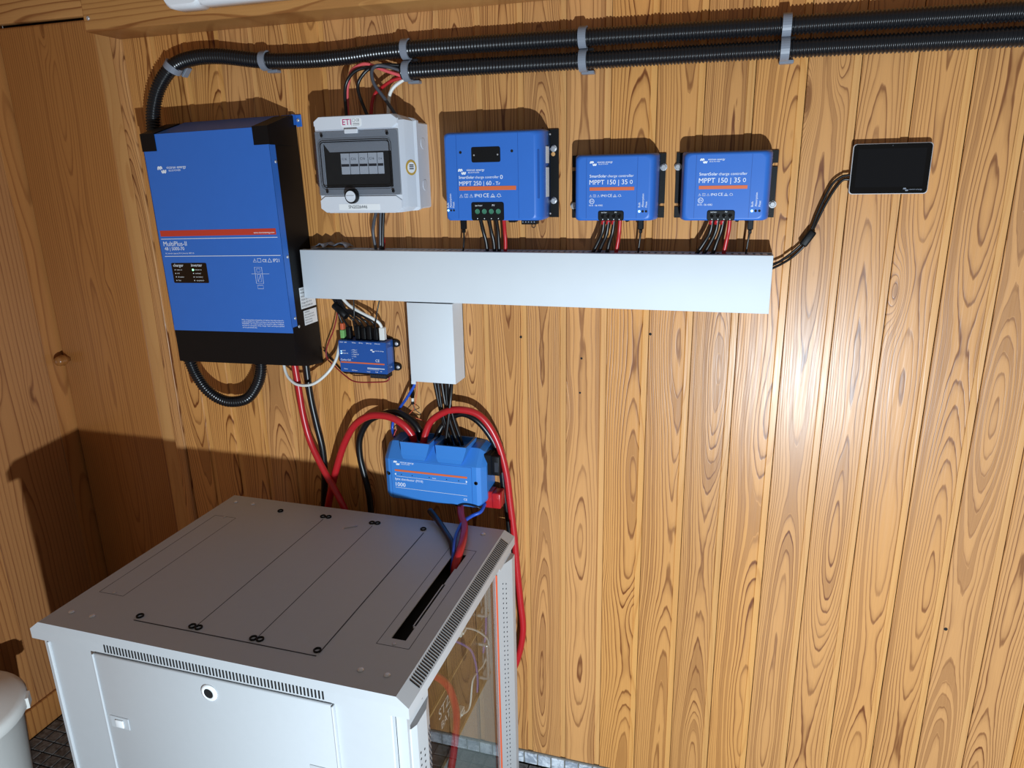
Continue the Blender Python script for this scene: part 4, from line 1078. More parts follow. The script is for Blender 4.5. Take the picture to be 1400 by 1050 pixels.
# ---- the two small ones
def small_controller(dx, bolt_right_top, label):
    c = thing('charge_controller', label, 'charge controller', (0.4965 + dx, 0.0, 0.0866), 'solar charge controllers')
    X = lambda v: v + dx
    Y0 = -0.065
    bx0, bx1, bz0, bz1 = X(0.4025), X(0.5908), 0.0886, 0.2125
    def notch(z): return [(bx1, z - 0.0035), (bx1 - 0.008, z - 0.0035), (bx1 - 0.010, z), (bx1 - 0.008, z + 0.0035), (bx1, z + 0.0035)]
    def notchl(z): return [(bx0, z + 0.0035), (bx0 + 0.008, z + 0.0035), (bx0 + 0.010, z), (bx0 + 0.008, z - 0.0035), (bx0, z - 0.0035)]
    poly = [(bx0, bz0), (bx1, bz0)] + notch(0.1130) + notch(0.1860) + [(bx1, bz1), (bx0, bz1)] + notchl(0.1860) + notchl(0.1130)
    obj('mounting_bracket', MB().prism(poly, 'Y', -0.0045, -0.0010), 'black', c)
    body = [rrect(X(0.4150), X(0.5800), 0.0880, 0.2120, 0.004, -0.0046), rrect(X(0.4150), X(0.5800), 0.0865, 0.2130, 0.005, -0.022), rrect(X(0.4175), X(0.5790), 0.0862, 0.2125, 0.007, -0.040),
            rrect(X(0.4205), X(0.5760), 0.0862, 0.2115, 0.008, -0.055), rrect(X(0.4225), X(0.5725), 0.0868, 0.2105, 0.009, -0.0615), rrect(X(0.4255), X(0.5690), 0.0885, 0.2085, 0.010, -0.0642), rrect(X(0.4285), X(0.5660), 0.0910, 0.2060, 0.010, Y0)]
    obj('housing', MB().loft(body, smooth=True), 'blue', c)
    for x in (0.4436, 0.5430): obj('panel_groove', MB().box(X(x), X(x + 0.0008), Y0 - 0.0002, Y0 + 0.002, 0.0910, 0.2060), 'blue_dark', c)
    ys = Y0 - 0.0006
    brand(X(0.4512), 0.1955, 0.0440, ys, c)
    text('SmartSolar', X(0.4505), 0.1692, ys, c, width=0.0335, bold=0.02)
    text('charge controller', X(0.4858), 0.1692, ys, c, width=0.0505)
    text('MPPT 150 | 35', X(0.4502), 0.1558, ys, c, width=0.0745, bold=0.010)
    mb = MB(); mb.ribbon([(X(0.5320) + 0.0022*math.cos(a), 0.1600 + 0.0032*math.sin(a)) for a in [math.pi*i/6 for i in range(12)]], 0.0010, ys, closed=True); obj('bluetooth_mark', mb, 'print_white', c, recalc=False)
    obj('stripe', bar(X(0.4508), X(0.5380), 0.1443, 0.1506, ys + 0.0003), 'print_orange', c)
    marks(X(0.4505), 0.1322, 0.0045, ys, c)
    mb = MB(); mb.ribbon([(X(0.4552) + 0.0046*math.cos(a), 0.1240 + 0.0046*math.sin(a)) for a in [math.pi*i/8 for i in range(16)]], 0.0009, ys, closed=True); obj('approval_ring', mb, 'print_white', c, recalc=False)
    text('E4', X(0.4526), 0.1223, ys, c, width=0.0050)
    text('10 R - 06 4582', X(0.4500), 0.1145, ys, c, width=0.0270, bold=0.008)
    terminal(X(0.4684), X(0.5190), 0.0868, 0.1055, Y0, c, 'black_gloss', False)
    obj('small_plug', MB().box(X(0.5205), X(0.5270), -0.055, -0.040, 0.0835, 0.0880, 0.0015), 'black', c)
    for k, s in enumerate(('Bulk', 'Absorption', 'Float')):
        obj('indicator_led', MB().cyl((X(0.5490 + 0.0066 * k), Y0 - 0.0002, 0.1042), 0.0023, 0.0006, 'Y', 12), 'led_blue' if k == 0 else 'dark', c)
        text(s, X(0.5505 + 0.0066 * k), 0.1120, Y0 - 0.0004, c, size=0.0056, rot=math.pi/2)
    obj('side_grille', MB().loft([rrect(X(0.5722), X(0.5742), 0.1000, 0.1930, 0.0009, -0.0555), rrect(X(0.5722), X(0.5742), 0.1000, 0.1930, 0.0009, -0.0592)]), 'blue_dark', c)
    for z in (0.1985, 0.0960): obj('rivet', MB().lathe([(0.0020, 0), (0.0013, 0.0012)], (X(0.5785), -0.0230, z), 'Y', 10), 'steel', c)
    hexbolt(X(0.5870), 0.1860 if bolt_right_top else 0.1130, -0.0045, c)
    hexbolt(X(0.4060), 0.1130 if bolt_right_top else 0.1860, -0.0045, c)
    return c
small_controller(0.0, True, 'smaller blue charge controller in the middle of the three')
small_controller(0.2085, False, 'smaller blue charge controller at the right end of the three')

def leads(sets, where, grp):
    nm = ('first', 'second', 'third')
    for k, pts in enumerate(sets[:3]):
        cable('controller_lead', pts, 0.0040, 'black_rubber', '%s black lead from the left under %s' % (nm[k], where), 'lead', grp)
    cable('controller_lead', sets[3], 0.0040, 'red_cable', 'red lead under %s' % where, 'lead', grp)
    p = sets[4]
    t = thing('data_lead', 'thin black data lead with plug under %s' % where, 'lead', (p[0][0], p[0][1], p[-1][2]), 'controller data leads')
    x, y, z = p[0]
    obj('plug', MB().box(x - 0.0055, x + 0.0055, y - 0.006, y + 0.006, z + 0.004, z + 0.024, 0.0015).box(x - 0.0032, x + 0.0032, y - 0.0035, y + 0.0035, z - 0.003, z + 0.004, 0.001), 'black', t)
    obj('cord', MB().tube(cr([(x, y, z + 0.002)] + p[1:], 8), 0.0020, 8), 'black_rubber', t)
leads([[(0.220,-0.066,0.095),(0.221,-0.052,0.066),(0.225,-0.045,0.040),(0.226,-0.038,0.004)], [(0.2385,-0.066,0.095),(0.239,-0.052,0.066),(0.242,-0.045,0.040),(0.241,-0.038,0.004)], [(0.2545,-0.066,0.095),(0.254,-0.052,0.066),(0.253,-0.045,0.040),(0.252,-0.038,0.004)], [(0.272,-0.066,0.095),(0.269,-0.052,0.066),(0.268,-0.045,0.040),(0.264,-0.038,0.004)],
       [(0.178,-0.052,0.064),(0.173,-0.042,0.040),(0.165,-0.035,0.004)]], 'the largest charge controller', 'leads of the largest controller')
leads([[(0.4775,-0.048,0.092),(0.474,-0.045,0.065),(0.465,-0.040,0.044),(0.445,-0.035,0.006)], [(0.4870,-0.048,0.092),(0.482,-0.045,0.059),(0.472,-0.040,0.037),(0.459,-0.033,0.006)], [(0.4980,-0.048,0.092),(0.494,-0.045,0.062),(0.487,-0.040,0.041),(0.479,-0.034,0.006)], [(0.5095,-0.048,0.092),(0.508,-0.045,0.066),(0.505,-0.040,0.044),(0.498,-0.035,0.006)],
       [(0.550,-0.042,0.064),(0.548,-0.036,0.046),(0.543,-0.032,0.004)]], 'the middle charge controller', 'leads of the middle controller')
leads([[(0.6875,-0.048,0.092),(0.684,-0.045,0.065),(0.674,-0.040,0.044),(0.651,-0.035,0.006)], [(0.6975,-0.048,0.092),(0.694,-0.045,0.065),(0.684,-0.040,0.041),(0.666,-0.033,0.006)], [(0.7080,-0.048,0.092),(0.704,-0.045,0.066),(0.697,-0.040,0.043),(0.687,-0.034,0.006)], [(0.7190,-0.048,0.092),(0.718,-0.045,0.067),(0.715,-0.040,0.046),(0.709,-0.035,0.006)],
       [(0.757,-0.042,0.064),(0.755,-0.036,0.046),(0.751,-0.032,0.004)]], 'the right charge controller', 'leads of the right controller')
# red ferrules where the leads enter the small controllers
for dx, w in ((0.0, 'middle'), (0.2095, 'right')):
    for k, x in enumerate((0.4768, 0.4866, 0.4972)):
        o = obj('lead_sleeve', MB().tube([(x + dx, -0.0475, 0.0895), (x + dx - 0.002, -0.046, 0.0785)], 0.0047, 10), 'red_cable')
        tag(o, 'red sleeve on the %s black lead of the %s charge controller' % (('first', 'second', 'third')[k], w), 'sleeve', 'red sleeves on black leads')

# ================================================================== TOUCH DISPLAY
td = thing('touch_display', 'small black tablet display at the right of the wall', 'display', (0.990, 0.0, 0.1305))
def skew(r, y): return rrect(0.9255 + r, 1.0552 - r, 0.1305 + r, 0.2188 - r, 0.006, y)
obj('shell', MB().loft([rrect(0.932, 1.049, 0.137, 0.212, 0.004, -0.0005), skew(0.004, -0.008), skew(0.0, -0.012), skew(0.0, -0.0170), skew(0.0008, -0.0180)], smooth=False), 'screen_rim', td)
obj('front_glass', MB().loft([skew(0.0012, -0.0179), skew(0.0012, -0.0186)]), 'black_gloss', td)
obj('screen', MB().loft([rrect(0.9345, 1.0455, 0.1430, 0.2095, 0.0006, -0.0186), rrect(0.9345, 1.0455, 0.1430, 0.2095, 0.0006, -0.0188)]), 'screen', td)
logo(1.0155, 0.1385, 0.0085, -0.0190, td, 'clip'); text('victron energy', 1.0250, 0.1373, -0.0190, td, 'clip', width=0.0210)
obj('camera_dot', MB().cyl((0.990, -0.0186, 0.2145), 0.0009, 0.0003, 'Y', 8), 'print_black', td)
cable('display_cable', [(0.934,-0.010,0.167),(0.922,-0.011,0.1645),(0.911,-0.012,0.162),(0.897,-0.012,0.149),(0.885,-0.012,0.121),(0.875,-0.012,0.091),(0.870,-0.013,0.072),(0.862,-0.013,0.051),(0.851,-0.012,0.036),(0.834,-0.012,0.019),(0.817,-0.015,0.006),(0.800,-0.020,-0.003)], 0.0024, 'black_rubber', 'upper of the two black cables from the tablet display', 'cable', 'display cables')
cable('display_cable', [(0.934,-0.007,0.158),(0.926,-0.006,0.157),(0.915,-0.006,0.156),(0.904,-0.006,0.142),(0.891,-0.006,0.116),(0.879,-0.006,0.085),(0.872,-0.008,0.066),(0.864,-0.008,0.045),(0.855,-0.006,0.030),(0.839,-0.006,0.013),(0.820,-0.010,0.000),(0.800,-0.015,-0.010)], 0.0024, 'black_rubber', 'lower of the two black cables from the tablet display', 'cable', 'display cables')
fc = MB().box(-0.0075, 0.0075, -0.009, 0.009, -0.0165, 0.0165, 0.0035, 2)
me = bpy.data.meshes.new('ferrite_core'); me.from_pydata(fc.v, [], fc.f); me.materials.append(MT['black'])
for p in me.polygons: p.use_smooth = True
fo = bpy.data.objects.new('ferrite_core', me); COL.objects.link(fo)
fo.location = (0.8635, -0.0120, 0.0505); fo.rotation_euler = (0, math.radians(32), 0)
tag(fo, 'black ferrite core clamped on the display cables', 'ferrite core')

# ================================================================== CONTROL HUB (small blue box)
g = thing('control_hub', 'small dark blue control hub box below the trunking', 'control hub', (-0.09, 0.0, -0.270))
obj('backplate', MB().loft([rrect(-0.158, -0.030, -0.268, -0.188, 0.004, -0.0005), rrect(-0.158, -0.030, -0.268, -0.188, 0.004, -0.010)]), 'black', g)
for z in (-0.2015, -0.2590):
    obj('mounting_lug', MB().loft([rrect(-0.034, -0.0135, z - 0.0085, z + 0.0085, 0.007, -0.0005), rrect(-0.034, -0.0135, z - 0.0085, z + 0.0085, 0.007, -0.008)]), 'black', g)
    obj('screw', MB().lathe([(0.0048, 0), (0.0045, 0.0014), (0.0018, 0.0020)], (-0.0200, -0.008, z), 'Y', 14), 'steel', g)
obj('case', MB().loft([rrect(-0.1530, -0.0290, -0.2670, -0.1900, 0.003, -0.010), rrect(-0.1525, -0.0285, -0.2675, -0.1900, 0.003, -0.0460), rrect(-0.1515, -0.0295, -0.2665, -0.1910, 0.003, -0.0480)]), 'blue_dark', g)
ys = -0.0484
logo(-0.0680, -0.2115, 0.0100, ys, g); text('victron energy', -0.0570, -0.2125, ys, g, width=0.0230)
text('Cerbo GX', -0.1490, -0.2390, ys, g, width=0.0270, bold=0.012)
obj('stripe', bar(-0.1490, -0.0345, -0.2445, -0.2412, ys + 0.0002), 'print_orange', g)
text('CE', -0.0570, -0.2380, ys, g, width=0.0100)
obj('indicator_led', MB().cyl((-0.1460, -0.048, -0.2215), 0.0018, 0.0006, 'Y', 10), 'led_blue', g)
obj('indicator_led', MB().cyl((-0.1460, -0.048, -0.2160), 0.0014, 0.0005, 'Y', 10), 'led_blue', g)
for x, z, s in ((-0.148,-0.1955,'HDMI'),(-0.136,-0.1955,'USB'),(-0.116,-0.1955,'VE.Bus'),(-0.098,-0.1955,'VE.Can'),(-0.078,-0.1955,'BMS-Can'),(-0.056,-0.1955,'Ethernet'),(-0.1430,-0.2160,'Wi-Fi'),(-0.1430,-0.2220,'Bluetooth'),(-0.1145,-0.2130,'Relay 1'),(-0.1145,-0.2180,'Relay 2'),(-0.1145,-0.2235,'Digital IO'),(-0.1145,-0.2290,'Tank'),(-0.142,-0.2605,'Power'),(-0.122,-0.2630,'VE.Direct'),(-0.082,-0.2640,'Temp'),(-0.060,-0.2640,'Tank'),(-0.046,-0.2620,'IO')):
    text(s, x, z, ys, g, size=0.0038, bold=0.01)
mb = MB()
for k in range(5): mb.ribbon([(-0.1190, -0.2125 - 0.005*k), (-0.1155, -0.2125 - 0.005*k)], 0.0005, ys)
mb.ribbon([(-0.0800, -0.2540), (-0.0350, -0.2545)], 0.0016, ys); mb.ribbon([(-0.0800, -0.2570), (-0.0500, -0.2575)], 0.0006, ys)
obj('fine_print', mb, 'print_white', g, recalc=False)
obj('terminal_strip', MB().box(-0.1330, -0.0790, -0.042, -0.014, -0.2730, -0.2672, 0.001), 'black', g)
tsb = obj('terminal_strip', MB().box(-0.0760, -0.0330, -0.046, -0.014, -0.2790, -0.2672, 0.001), 'black', g)
for k in range(8): obj('clamp', MB().box(-0.0745 + k*0.0052, -0.0710 + k*0.0052, -0.0475, -0.0458, -0.2770, -0.2690), 'print_black', tsb)
obj('end_panel', MB().box(-0.0290, -0.0284, -0.040, -0.018, -0.2450, -0.2050, 0.0002), 'blue', g)
# plugs on top and their cables
hub = 'into the control hub'
plug_x = (-0.1300, -0.1060, -0.0905, -0.0760, -0.0590)
names = ('first', 'second', 'third', 'fourth', 'fifth')
src = (-0.170, -0.166, -0.160, -0.155, -0.151)
for k, x in enumerate(plug_x):
    t = thing('hub_cable', '%s black plug cable from the left going %s' % (names[k], hub), 'cable', (x, -0.030, -0.190), 'cables plugged into the control hub')
    h = 0.030 + 0.004 * (k % 2)
    obj('plug', MB().box(x - 0.0058, x + 0.0058, -0.037, -0.023, -0.1895, -0.1895 + h, 0.0018, 2), 'black', t)
    obj('cord', MB().tube(cr([(src[k], -0.030, -0.083), (src[k] + 0.020, -0.040, -0.115), (-0.132 + k*0.006, -0.046, -0.127 + 0.002*k), (x - 0.004, -0.044, -0.141), (x, -0.032, -0.1895 + h - 0.002)], 8), 0.0026, 8), 'black_rubber', t)
sl_ = MB().tube([(-0.158, -0.040, -0.108), (-0.123, -0.050, -0.132)], 0.0085, 12)
tag(obj('cable_sleeve', sl_, 'black'), 'fat black sleeve bundling the cables above the control hub', 'sleeve')
t = thing('bus_plug', 'clear green and orange plug at the left of the control hub', 'plug', (-0.1470, -0.030, -0.190))
obj('body', MB().box(-0.1525, -0.1420, -0.037, -0.023, -0.1895, -0.168, 0.0015), 'clear_plug', t)
obj('boot', MB().box(-0.1515, -0.1430, -0.036, -0.024, -0.168, -0.152, 0.0015), 'orange_wire', t)
obj('cord', MB().tube(cr([(-0.1472, -0.030, -0.153), (-0.151, -0.034, -0.135), (-0.157, -0.036, -0.112), (-0.162, -0.032, -0.083)], 6), 0.0024, 8), 'black_rubber', t)
t = thing('network_cable', 'white network cable with plug at the right of the control hub', 'cable', (-0.043, -0.030, -0.190))
obj('cord', MB().tube(cr([(-0.142,-0.040,-0.083),(-0.119,-0.042,-0.106),(-0.088,-0.043,-0.123),(-0.061,-0.042,-0.135),(-0.047,-0.036,-0.147),(-0.0425,-0.031,-0.162)], 8), 0.0036, 10), 'white_cable', t)
obj('plug', MB().box(-0.0495, -0.0365, -0.037, -0.023, -0.1895, -0.158, 0.0015), 'white_cable', t)
cable('thin_wire', [(-0.099,-0.052,-0.083),(-0.100,-0.054,-0.124),(-0.105,-0.050,-0.150),(-0.110,-0.036,-0.1895)], 0.0016, 'black_rubber', 'thin black wire crossing in front of the hub plugs', 'wire')
cable('thin_wire', [(-0.034,-0.046,-0.083),(-0.042,-0.050,-0.115),(-0.051,-0.047,-0.146),(-0.0665,-0.032,-0.1895)], 0.0016, 'black_rubber', 'thin black wire beside the white network plug', 'wire')
cable('thin_wire', [(-0.158,-0.026,-0.100),(-0.160,-0.026,-0.126),(-0.177,-0.022,-0.171),(-0.202,-0.018,-0.215),(-0.206,-0.018,-0.243),(-0.186,-0.020,-0.262),(-0.153,-0.026,-0.285),(-0.124,-0.030,-0.296),(-0.068,-0.034,-0.292),(-0.038,-0.036,-0.287),(-0.030,-0.034,-0.276)], 0.0016, 'darkred_wire', 'thin dark red wire curving left of and under the hub', 'wire')
cable('white_cable', [(-0.312,-0.045,-0.250),(-0.303,-0.053,-0.276),(-0.288,-0.060,-0.292),(-0.262,-0.065,-0.303),(-0.221,-0.065,-0.298),(-0.183,-0.058,-0.270),(-0.166,-0.040,-0.238),(-0.162,-0.024,-0.200)], 0.0036, 'white_cable', 'white cable hanging in a loop from inverter to hub')
cable('thin_wire', [(-0.215,-0.014,-0.225),(-0.198,-0.010,-0.249),(-0.168,-0.008,-0.280),(-0.140,-0.020,-0.276),(-0.132,-0.026,-0.270)], 0.0018, 'black_rubber', 'thin black wire from the inverter corner under the hub', 'wire')

# ================================================================== INVERTER BATTERY CABLES
cable('battery_cable', [(-0.277,-0.052,-0.235),(-0.273,-0.050,-0.315),(-0.268,-0.050,-0.391),(-0.255,-0.050,-0.458),(-0.221,-0.058,-0.524),(-0.182,-0.071,-0.576),(-0.156,-0.076,-0.628),(-0.138,-0.080,-0.685)], 0.0085, 'red_cable', 'thick red cable dropping from the inverter behind the cabinet')
cable('battery_cable', [(-0.251,-0.042,-0.235),(-0.249,-0.040,-0.336),(-0.241,-0.038,-0.411),(-0.232,-0.036,-0.479),(-0.235,-0.034,-0.550),(-0.246,-0.034,-0.633),(-0.255,-0.034,-0.710)], 0.0085, 'black_rubber', 'thick black cable dropping from the inverter behind the cabinet')

# ================================================================== BUSBAR DISTRIBUTOR
d = thing('busbar_distributor', 'blue busbar distributor box above the cabinet with thick cables', 'distributor', (0.085, 0.0, -0.576))
def chamf(x0, x1, z0, z1, c, y): return [(x0 + c, y, z0), (x1 - c, y, z0), (x1, y, z0 + c), (x1, y, z1 - c), (x1 - c, y, z1), (x0 + c, y, z1), (x0, y, z1 - c), (x0, y, z0 + c)]
def dprof(x, e, yd):     # side section: e = inset at the ends, yd = front depth
    return [(x, -0.0010, -0.5740 + e), (x, -0.050, -0.5740 + e), (x, -yd + 0.010, -0.5725 + e), (x, -yd, -0.5650 + e * 0.8), (x, -yd, -0.4660 - e * 0.3), (x, -yd * 0.62, -0.4300 - e), (x, -0.0010, -0.4260 - e)]
rings = [dprof(-0.0460, 0.018, 0.058), dprof(-0.0370, 0.008, 0.074), dprof(-0.0270, 0.001, 0.080), dprof(-0.0200, 0.0, 0.080), dprof(0.1900, 0.0, 0.080), dprof(0.1960, 0.001, 0.080), dprof(0.2050, 0.008, 0.074), dprof(0.2140, 0.018, 0.058)]
obj('cover', MB().loft(rings), 'blue_plastic', d)
yb_ = -0.0803
for x in (-0.0205, 0.1842): obj('panel_groove', MB().box(x, x + 0.0008, yb_, yb_ + 0.002, -0.5690, -0.4670), 'blue_dark', d)
obj('panel_groove', MB().box(-0.0200, 0.1845, yb_, yb_ + 0.002, -0.4680, -0.4673), 'blue_dark', d)
for x0, x1 in ((0.0140, 0.0860), (0.1030, 0.1770)):
    po = MB(); w = x1 - x0
    # tapered cable port, open at the top
    outer = [[(x0 + 0.008, -0.030, -0.466), (x1 - 0.022, -0.030, -0.466), (x1 - 0.022, -0.079, -0.466), (x0 + 0.008, -0.079, -0.466)],
             [(x0 + 0.002, -0.030, -0.459), (x1 - 0.015, -0.030, -0.459), (x1 - 0.015, -0.086, -0.459), (x0 + 0.002, -0.086, -0.459)],
             [(x0, -0.025, -0.448), (x1 - 0.009, -0.025, -0.448), (x1 - 0.009, -0.0895, -0.448), (x0, -0.0895, -0.448)],
             [(x0, -0.020, -0.4225), (x1, -0.020, -0.4225), (x1, -0.0910, -0.4225), (x0, -0.0910, -0.4225)],
             [(x0 - 0.001, -0.020, -0.4150), (x1 + 0.001, -0.020, -0.4150), (x1 + 0.001, -0.0915, -0.4150), (x0 - 0.001, -0.0915, -0.4150)]]
    po.loft(outer, True, False)
    t_ = 0.004
    inner = [[(x0 + t_, -0.024, -0.4150), (x1 - t_, -0.024, -0.4150), (x1 - t_, -0.0875, -0.4150), (x0 + t_, -0.0875, -0.4150)],
             [(x0 + t_, -0.024, -0.4300), (x1 - t_, -0.024, -0.4300), (x1 - t_, -0.0820, -0.4300), (x0 + t_, -0.0820, -0.4300)]]
    po.loft(inner, False, False)
    o4 = outer[-1]; i4 = inner[0]; b = len(po.v)
    po.add(o4 + i4, [(k, (k+1) % 4, 4 + (k+1) % 4, 4 + k) for k in range(4)])
    p_ = obj('cable_port', po, 'blue_plastic', d)
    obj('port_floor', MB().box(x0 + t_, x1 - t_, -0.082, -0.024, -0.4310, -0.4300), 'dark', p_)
obj('port_bridge', MB().box(0.0860, 0.1030, -0.060, -0.024, -0.4300, -0.4180, 0.002), 'blue_plastic', d)
ys = -0.0806
brand(-0.0120, -0.4745, 0.0520, ys, d)
obj('stripe', bar(-0.0105, 0.1735, -0.4960, -0.4912, ys + 0.0002), 'print_orange', d)
mb = MB()
mb.add([(-0.0118, ys, -0.5035), (-0.0078, ys, -0.5002), (-0.0078, ys, -0.5068)], [(0, 1, 2)])
mb.add([(0.1740, ys, -0.5040), (0.1700, ys, -0.5007), (0.1700, ys, -0.5073)], [(0, 1, 2)])
mb.ribbon([(-0.0070, -0.5085), (0.1725, -0.5095)], 0.0007, ys); mb.ribbon([(-0.0110, -0.5380), (0.1720, -0.5400)], 0.0007, ys)
obj('printed_lines', mb, 'print_white', d, recalc=False)
for x in (0.006, 0.034, 0.078, 0.122, 0.152): obj('status_dot', MB().cyl((x, -0.0801, -0.5035), 0.0013, 0.0004, 'Y', 8), 'dark', d)
text('lynx', -0.0108, -0.5185, ys, d, width=0.0135, bold=0.02)
text('distributor (M10)', 0.0050, -0.5185, ys, d, width=0.0560)
text('1000', -0.0105, -0.5345, ys, d, width=0.0255, bold=0.008)
text('fuses', 0.086, -0.5055, ys, d, width=0.0090)
text('CE', 0.1630, -0.5520, ys, d, width=0.0085)
for x, z in ((-0.0275, -0.5040), (0.1945, -0.5055)): obj('cover_screw', MB().lathe([(0.0046, 0), (0.0046, 0.0004), (0.0032, 0.0004), (0.0030, -0.001), (0.0004, -0.001)], (x, -0.080, z), 'Y', 16), 'dark', d)
def end_cap(z0, z1, mat, nm):
    m = MB().box(0.2050, 0.2250, -0.052, -0.020, z0, z1, 0.002).box(0.2235, 0.2450, -0.056, -0.020, z0 + 0.002, z1 - 0.001, 0.003, 2)
    e = obj('busbar_cap', m, mat, d, label=nm)
    obj('cap_window', MB().box(0.2330, 0.2420, -0.0566, -0.0560, z0 + 0.012, z1 - 0.016), 'print_black' if mat == 'black' else 'red_cable', e)
end_cap(-0.4950, -0.4430, 'black', 'black end cap'); end_cap(-0.5790, -0.5370, 'red_cable', 'red end cap')
# cables into the distributor
cable('battery_cable', [(0.030,-0.052,-0.4285),(0.027,-0.054,-0.410),(0.012,-0.058,-0.388),(-0.012,-0.060,-0.372),(-0.043,-0.060,-0.366),(-0.082,-0.060,-0.371),(-0.122,-0.058,-0.398),(-0.158,-0.053,-0.451),(-0.188,-0.050,-0.520),(-0.206,-0.050,-0.572),(-0.222,-0.050,-0.625),(-0.234,-0.055,-0.690)], 0.0088, 'red_cable', 'thick red cable arching left from the distributor')
cable('battery_cable', [(0.042,-0.034,-0.4285),(0.035,-0.034,-0.400),(0.010,-0.032,-0.376),(-0.027,-0.030,-0.366),(-0.065,-0.028,-0.377),(-0.103,-0.026,-0.399),(-0.129,-0.026,-0.444),(-0.133,-0.026,-0.493),(-0.125,-0.026,-0.542),(-0.117,-0.026,-0.591),(-0.115,-0.026,-0.642),(-0.115,-0.028,-0.695)], 0.0082, 'black_rubber', 'thick black cable arching left behind the red one')
cable('battery_cable', [(0.0570,-0.058,-0.4285),(0.0640,-0.054,-0.400),(0.080,-0.052,-0.370),(0.118,-0.052,-0.345),(0.155,-0.050,-0.339),(0.192,-0.046,-0.348),(0.219,-0.042,-0.378),(0.2405,-0.038,-0.428),(0.2555,-0.036,-0.496),(0.263,-0.036,-0.570),(0.272,-0.038,-0.655),(0.278,-0.040,-0.743),(0.285,-0.040,-0.833),(0.290,-0.040,-0.895),(0.285,-0.040,-0.949),(0.271,-0.040,-1.006),(0.248,-0.040,-1.065)], 0.0082, 'red_cable', 'thick red cable arching right and down past the cabinet')
cable('battery_cable', [(0.078,-0.036,-0.4285),(0.092,-0.026,-0.395),(0.115,-0.020,-0.372),(0.144,-0.018,-0.360),(0.177,-0.018,-0.372),(0.203,-0.014,-0.402),(0.222,-0.010,-0.440),(0.2340,-0.0095,-0.490),(0.2400,-0.0095,-0.553),(0.2460,-0.0095,-0.601),(0.251,-0.010,-0.654),(0.255,-0.012,-0.720)], 0.0075, 'black_rubber', 'thick black cable arching right behind the red one')
# bundle from the short trunking into the right port
bun = [[(0.080,-0.030,-0.268),(0.095,-0.035,-0.348),(0.118,-0.045,-0.4285)], [(0.091,-0.034,-0.268),(0.104,-0.042,-0.355),(0.128,-0.052,-0.4285)], [(0.102,-0.038,-0.268),(0.112,-0.037,-0.347),(0.136,-0.044,-0.4285)],
       [(0.110,-0.030,-0.268),(0.119,-0.044,-0.354),(0.144,-0.052,-0.4285)], [(0.120,-0.034,-0.268),(0.124,-0.037,-0.346),(0.151,-0.044,-0.4285)], [(0.131,-0.040,-0.268),(0.128,-0.052,-0.326),(0.112,-0.056,-0.4285)]]
for k, p in enumerate(bun):
    cable('trunking_wire', p, 0.0038, 'black_rubber', '%s of six black wires leaving the short trunking, from the left' % ('first', 'second', 'third', 'fourth', 'fifth', 'sixth')[k], 'wire', 'black wires into the distributor')
cable('blue_wire', [(0.040,-0.040,-0.270),(0.034,-0.040,-0.292),(0.021,-0.038,-0.312),(0.005,-0.030,-0.332),(-0.022,-0.012,-0.362),(-0.041,-0.009,-0.394),(-0.046,-0.010,-0.418),(-0.036,-0.024,-0.432)], 0.0034, 'blue_cable', 'blue wire from the short trunking passing behind the red arch', 'wire')
fz = thing('fuse_holder', 'small black inline fuse holder hanging from the short trunking', 'fuse holder', (0.0250, -0.030, -0.350))
obj('body', MB().tube([(0.0265, -0.032, -0.268), (0.0245, -0.032, -0.325)], 0.0042, 10), 'black', fz)
obj('collar', MB().tube([(0.0245, -0.032, -0.325), (0.0240, -0.032, -0.334)], 0.0032, 10), 'white_cable', fz)
obj('end_sleeve', MB().tube([(0.0240, -0.032, -0.334), (0.0235, -0.032, -0.341)], 0.0036, 10), 'black', fz)
cable('thin_wire', [(0.0360,-0.026,-0.270),(0.034,-0.026,-0.310),(0.024,-0.028,-0.352),(0.008,-0.026,-0.372),(0.020,-0.022,-0.378),(0.036,-0.018,-0.384),(0.050,-0.012,-0.392)], 0.0010, 'orange_wire', 'thin orange wire zigzagging below the fuse holder', 'wire')
cable('thin_wire', [(0.0235,-0.032,-0.340),(0.030,-0.030,-0.356),(0.040,-0.026,-0.367),(0.020,-0.020,-0.372),(0.002,-0.016,-0.374)], 0.0010, 'black_rubber', 'thin black wire zigzagging below the fuse holder', 'wire')
cable('thin_wire', [(-0.018,-0.010,-0.405),(-0.030,-0.020,-0.415),(-0.034,-0.030,-0.430)], 0.0010, 'pink_cable', 'thin pink wire at the top left of the distributor', 'wire')
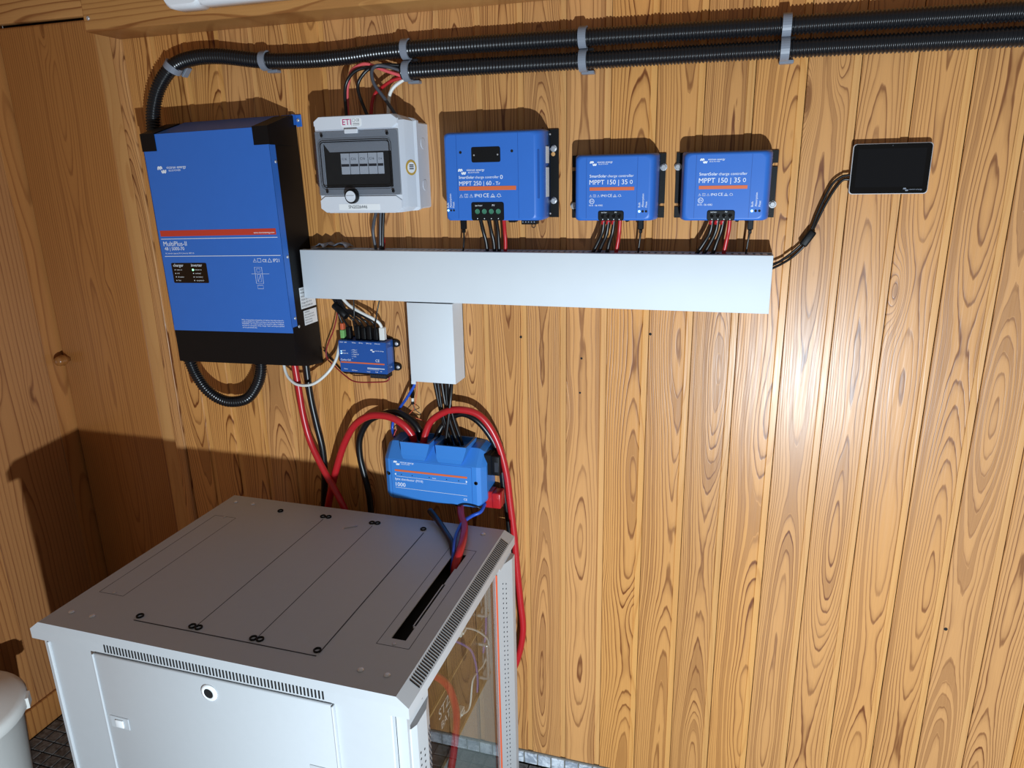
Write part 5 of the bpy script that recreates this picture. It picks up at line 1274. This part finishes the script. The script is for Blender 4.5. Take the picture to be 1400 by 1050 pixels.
# cables from the distributor into the slot of the cabinet
cable('slot_cable', [(0.145,-0.040,-0.560),(0.152,-0.075,-0.572),(0.168,-0.112,-0.578),(0.188,-0.147,-0.5825),(0.206,-0.202,-0.5835),(0.215,-0.248,-0.588),(0.2155,-0.275,-0.604),(0.2155,-0.285,-0.622)], 0.0085, 'red_cable', 'red cable from the distributor into the cabinet slot')
cable('slot_cable', [(0.208,-0.060,-0.565),(0.207,-0.088,-0.572),(0.190,-0.103,-0.578),(0.180,-0.134,-0.580),(0.183,-0.174,-0.580),(0.192,-0.217,-0.582),(0.202,-0.250,-0.590),(0.2045,-0.263,-0.602),(0.2045,-0.270,-0.620)], 0.0040, 'blue_cable', 'blue cable from the distributor into the cabinet slot')
cable('slot_cable', [(0.086,-0.105,-0.576),(0.115,-0.130,-0.584),(0.149,-0.170,-0.5862),(0.183,-0.215,-0.5870),(0.205,-0.255,-0.602),(0.212,-0.262,-0.618)], 0.0070, 'black_rubber', 'cut black cable leaning out of the cabinet slot')
cable('thin_wire', [(0.138,-0.070,-0.574),(0.150,-0.083,-0.566),(0.167,-0.084,-0.560),(0.194,-0.084,-0.562),(0.207,-0.080,-0.570)], 0.0016, 'black_rubber', 'thin black wire along the lower edge of the distributor', 'wire')

# ================================================================== WHITE BIN
b = thing('lidded_bin', 'white round plastic bin with a lid at the lower left edge', 'bin', (-0.962, -0.585, FZ))
BC = (-0.962, -0.585, FZ)
obj('tub', MB().lathe([(0.130, 0.0005), (0.134, 0.010), (0.154, 0.318), (0.160, 0.320), (0.160, 0.330), (0.150, 0.330), (0.130, 0.012)], BC, 'Z', 40), 'bin', b)
obj('lid', MB().lathe([(0.163, 0.314), (0.167, 0.318), (0.167, 0.338), (0.162, 0.346), (0.152, 0.348), (0.130, 0.356), (0.090, 0.365), (0.045, 0.371), (0.0005, 0.373)], BC, 'Z', 40), 'bin', b)
tq = []
for r_, a_ in ((0.163, 38), (0.172, 39), (0.172, 49), (0.163, 50)): tq.append((BC[0] + r_ * math.cos(math.radians(a_)), BC[1] + r_ * math.sin(math.radians(a_))))
obj('lid_tab', MB().prism(tq, 'Z', FZ + 0.312, FZ + 0.340), 'bin', b)
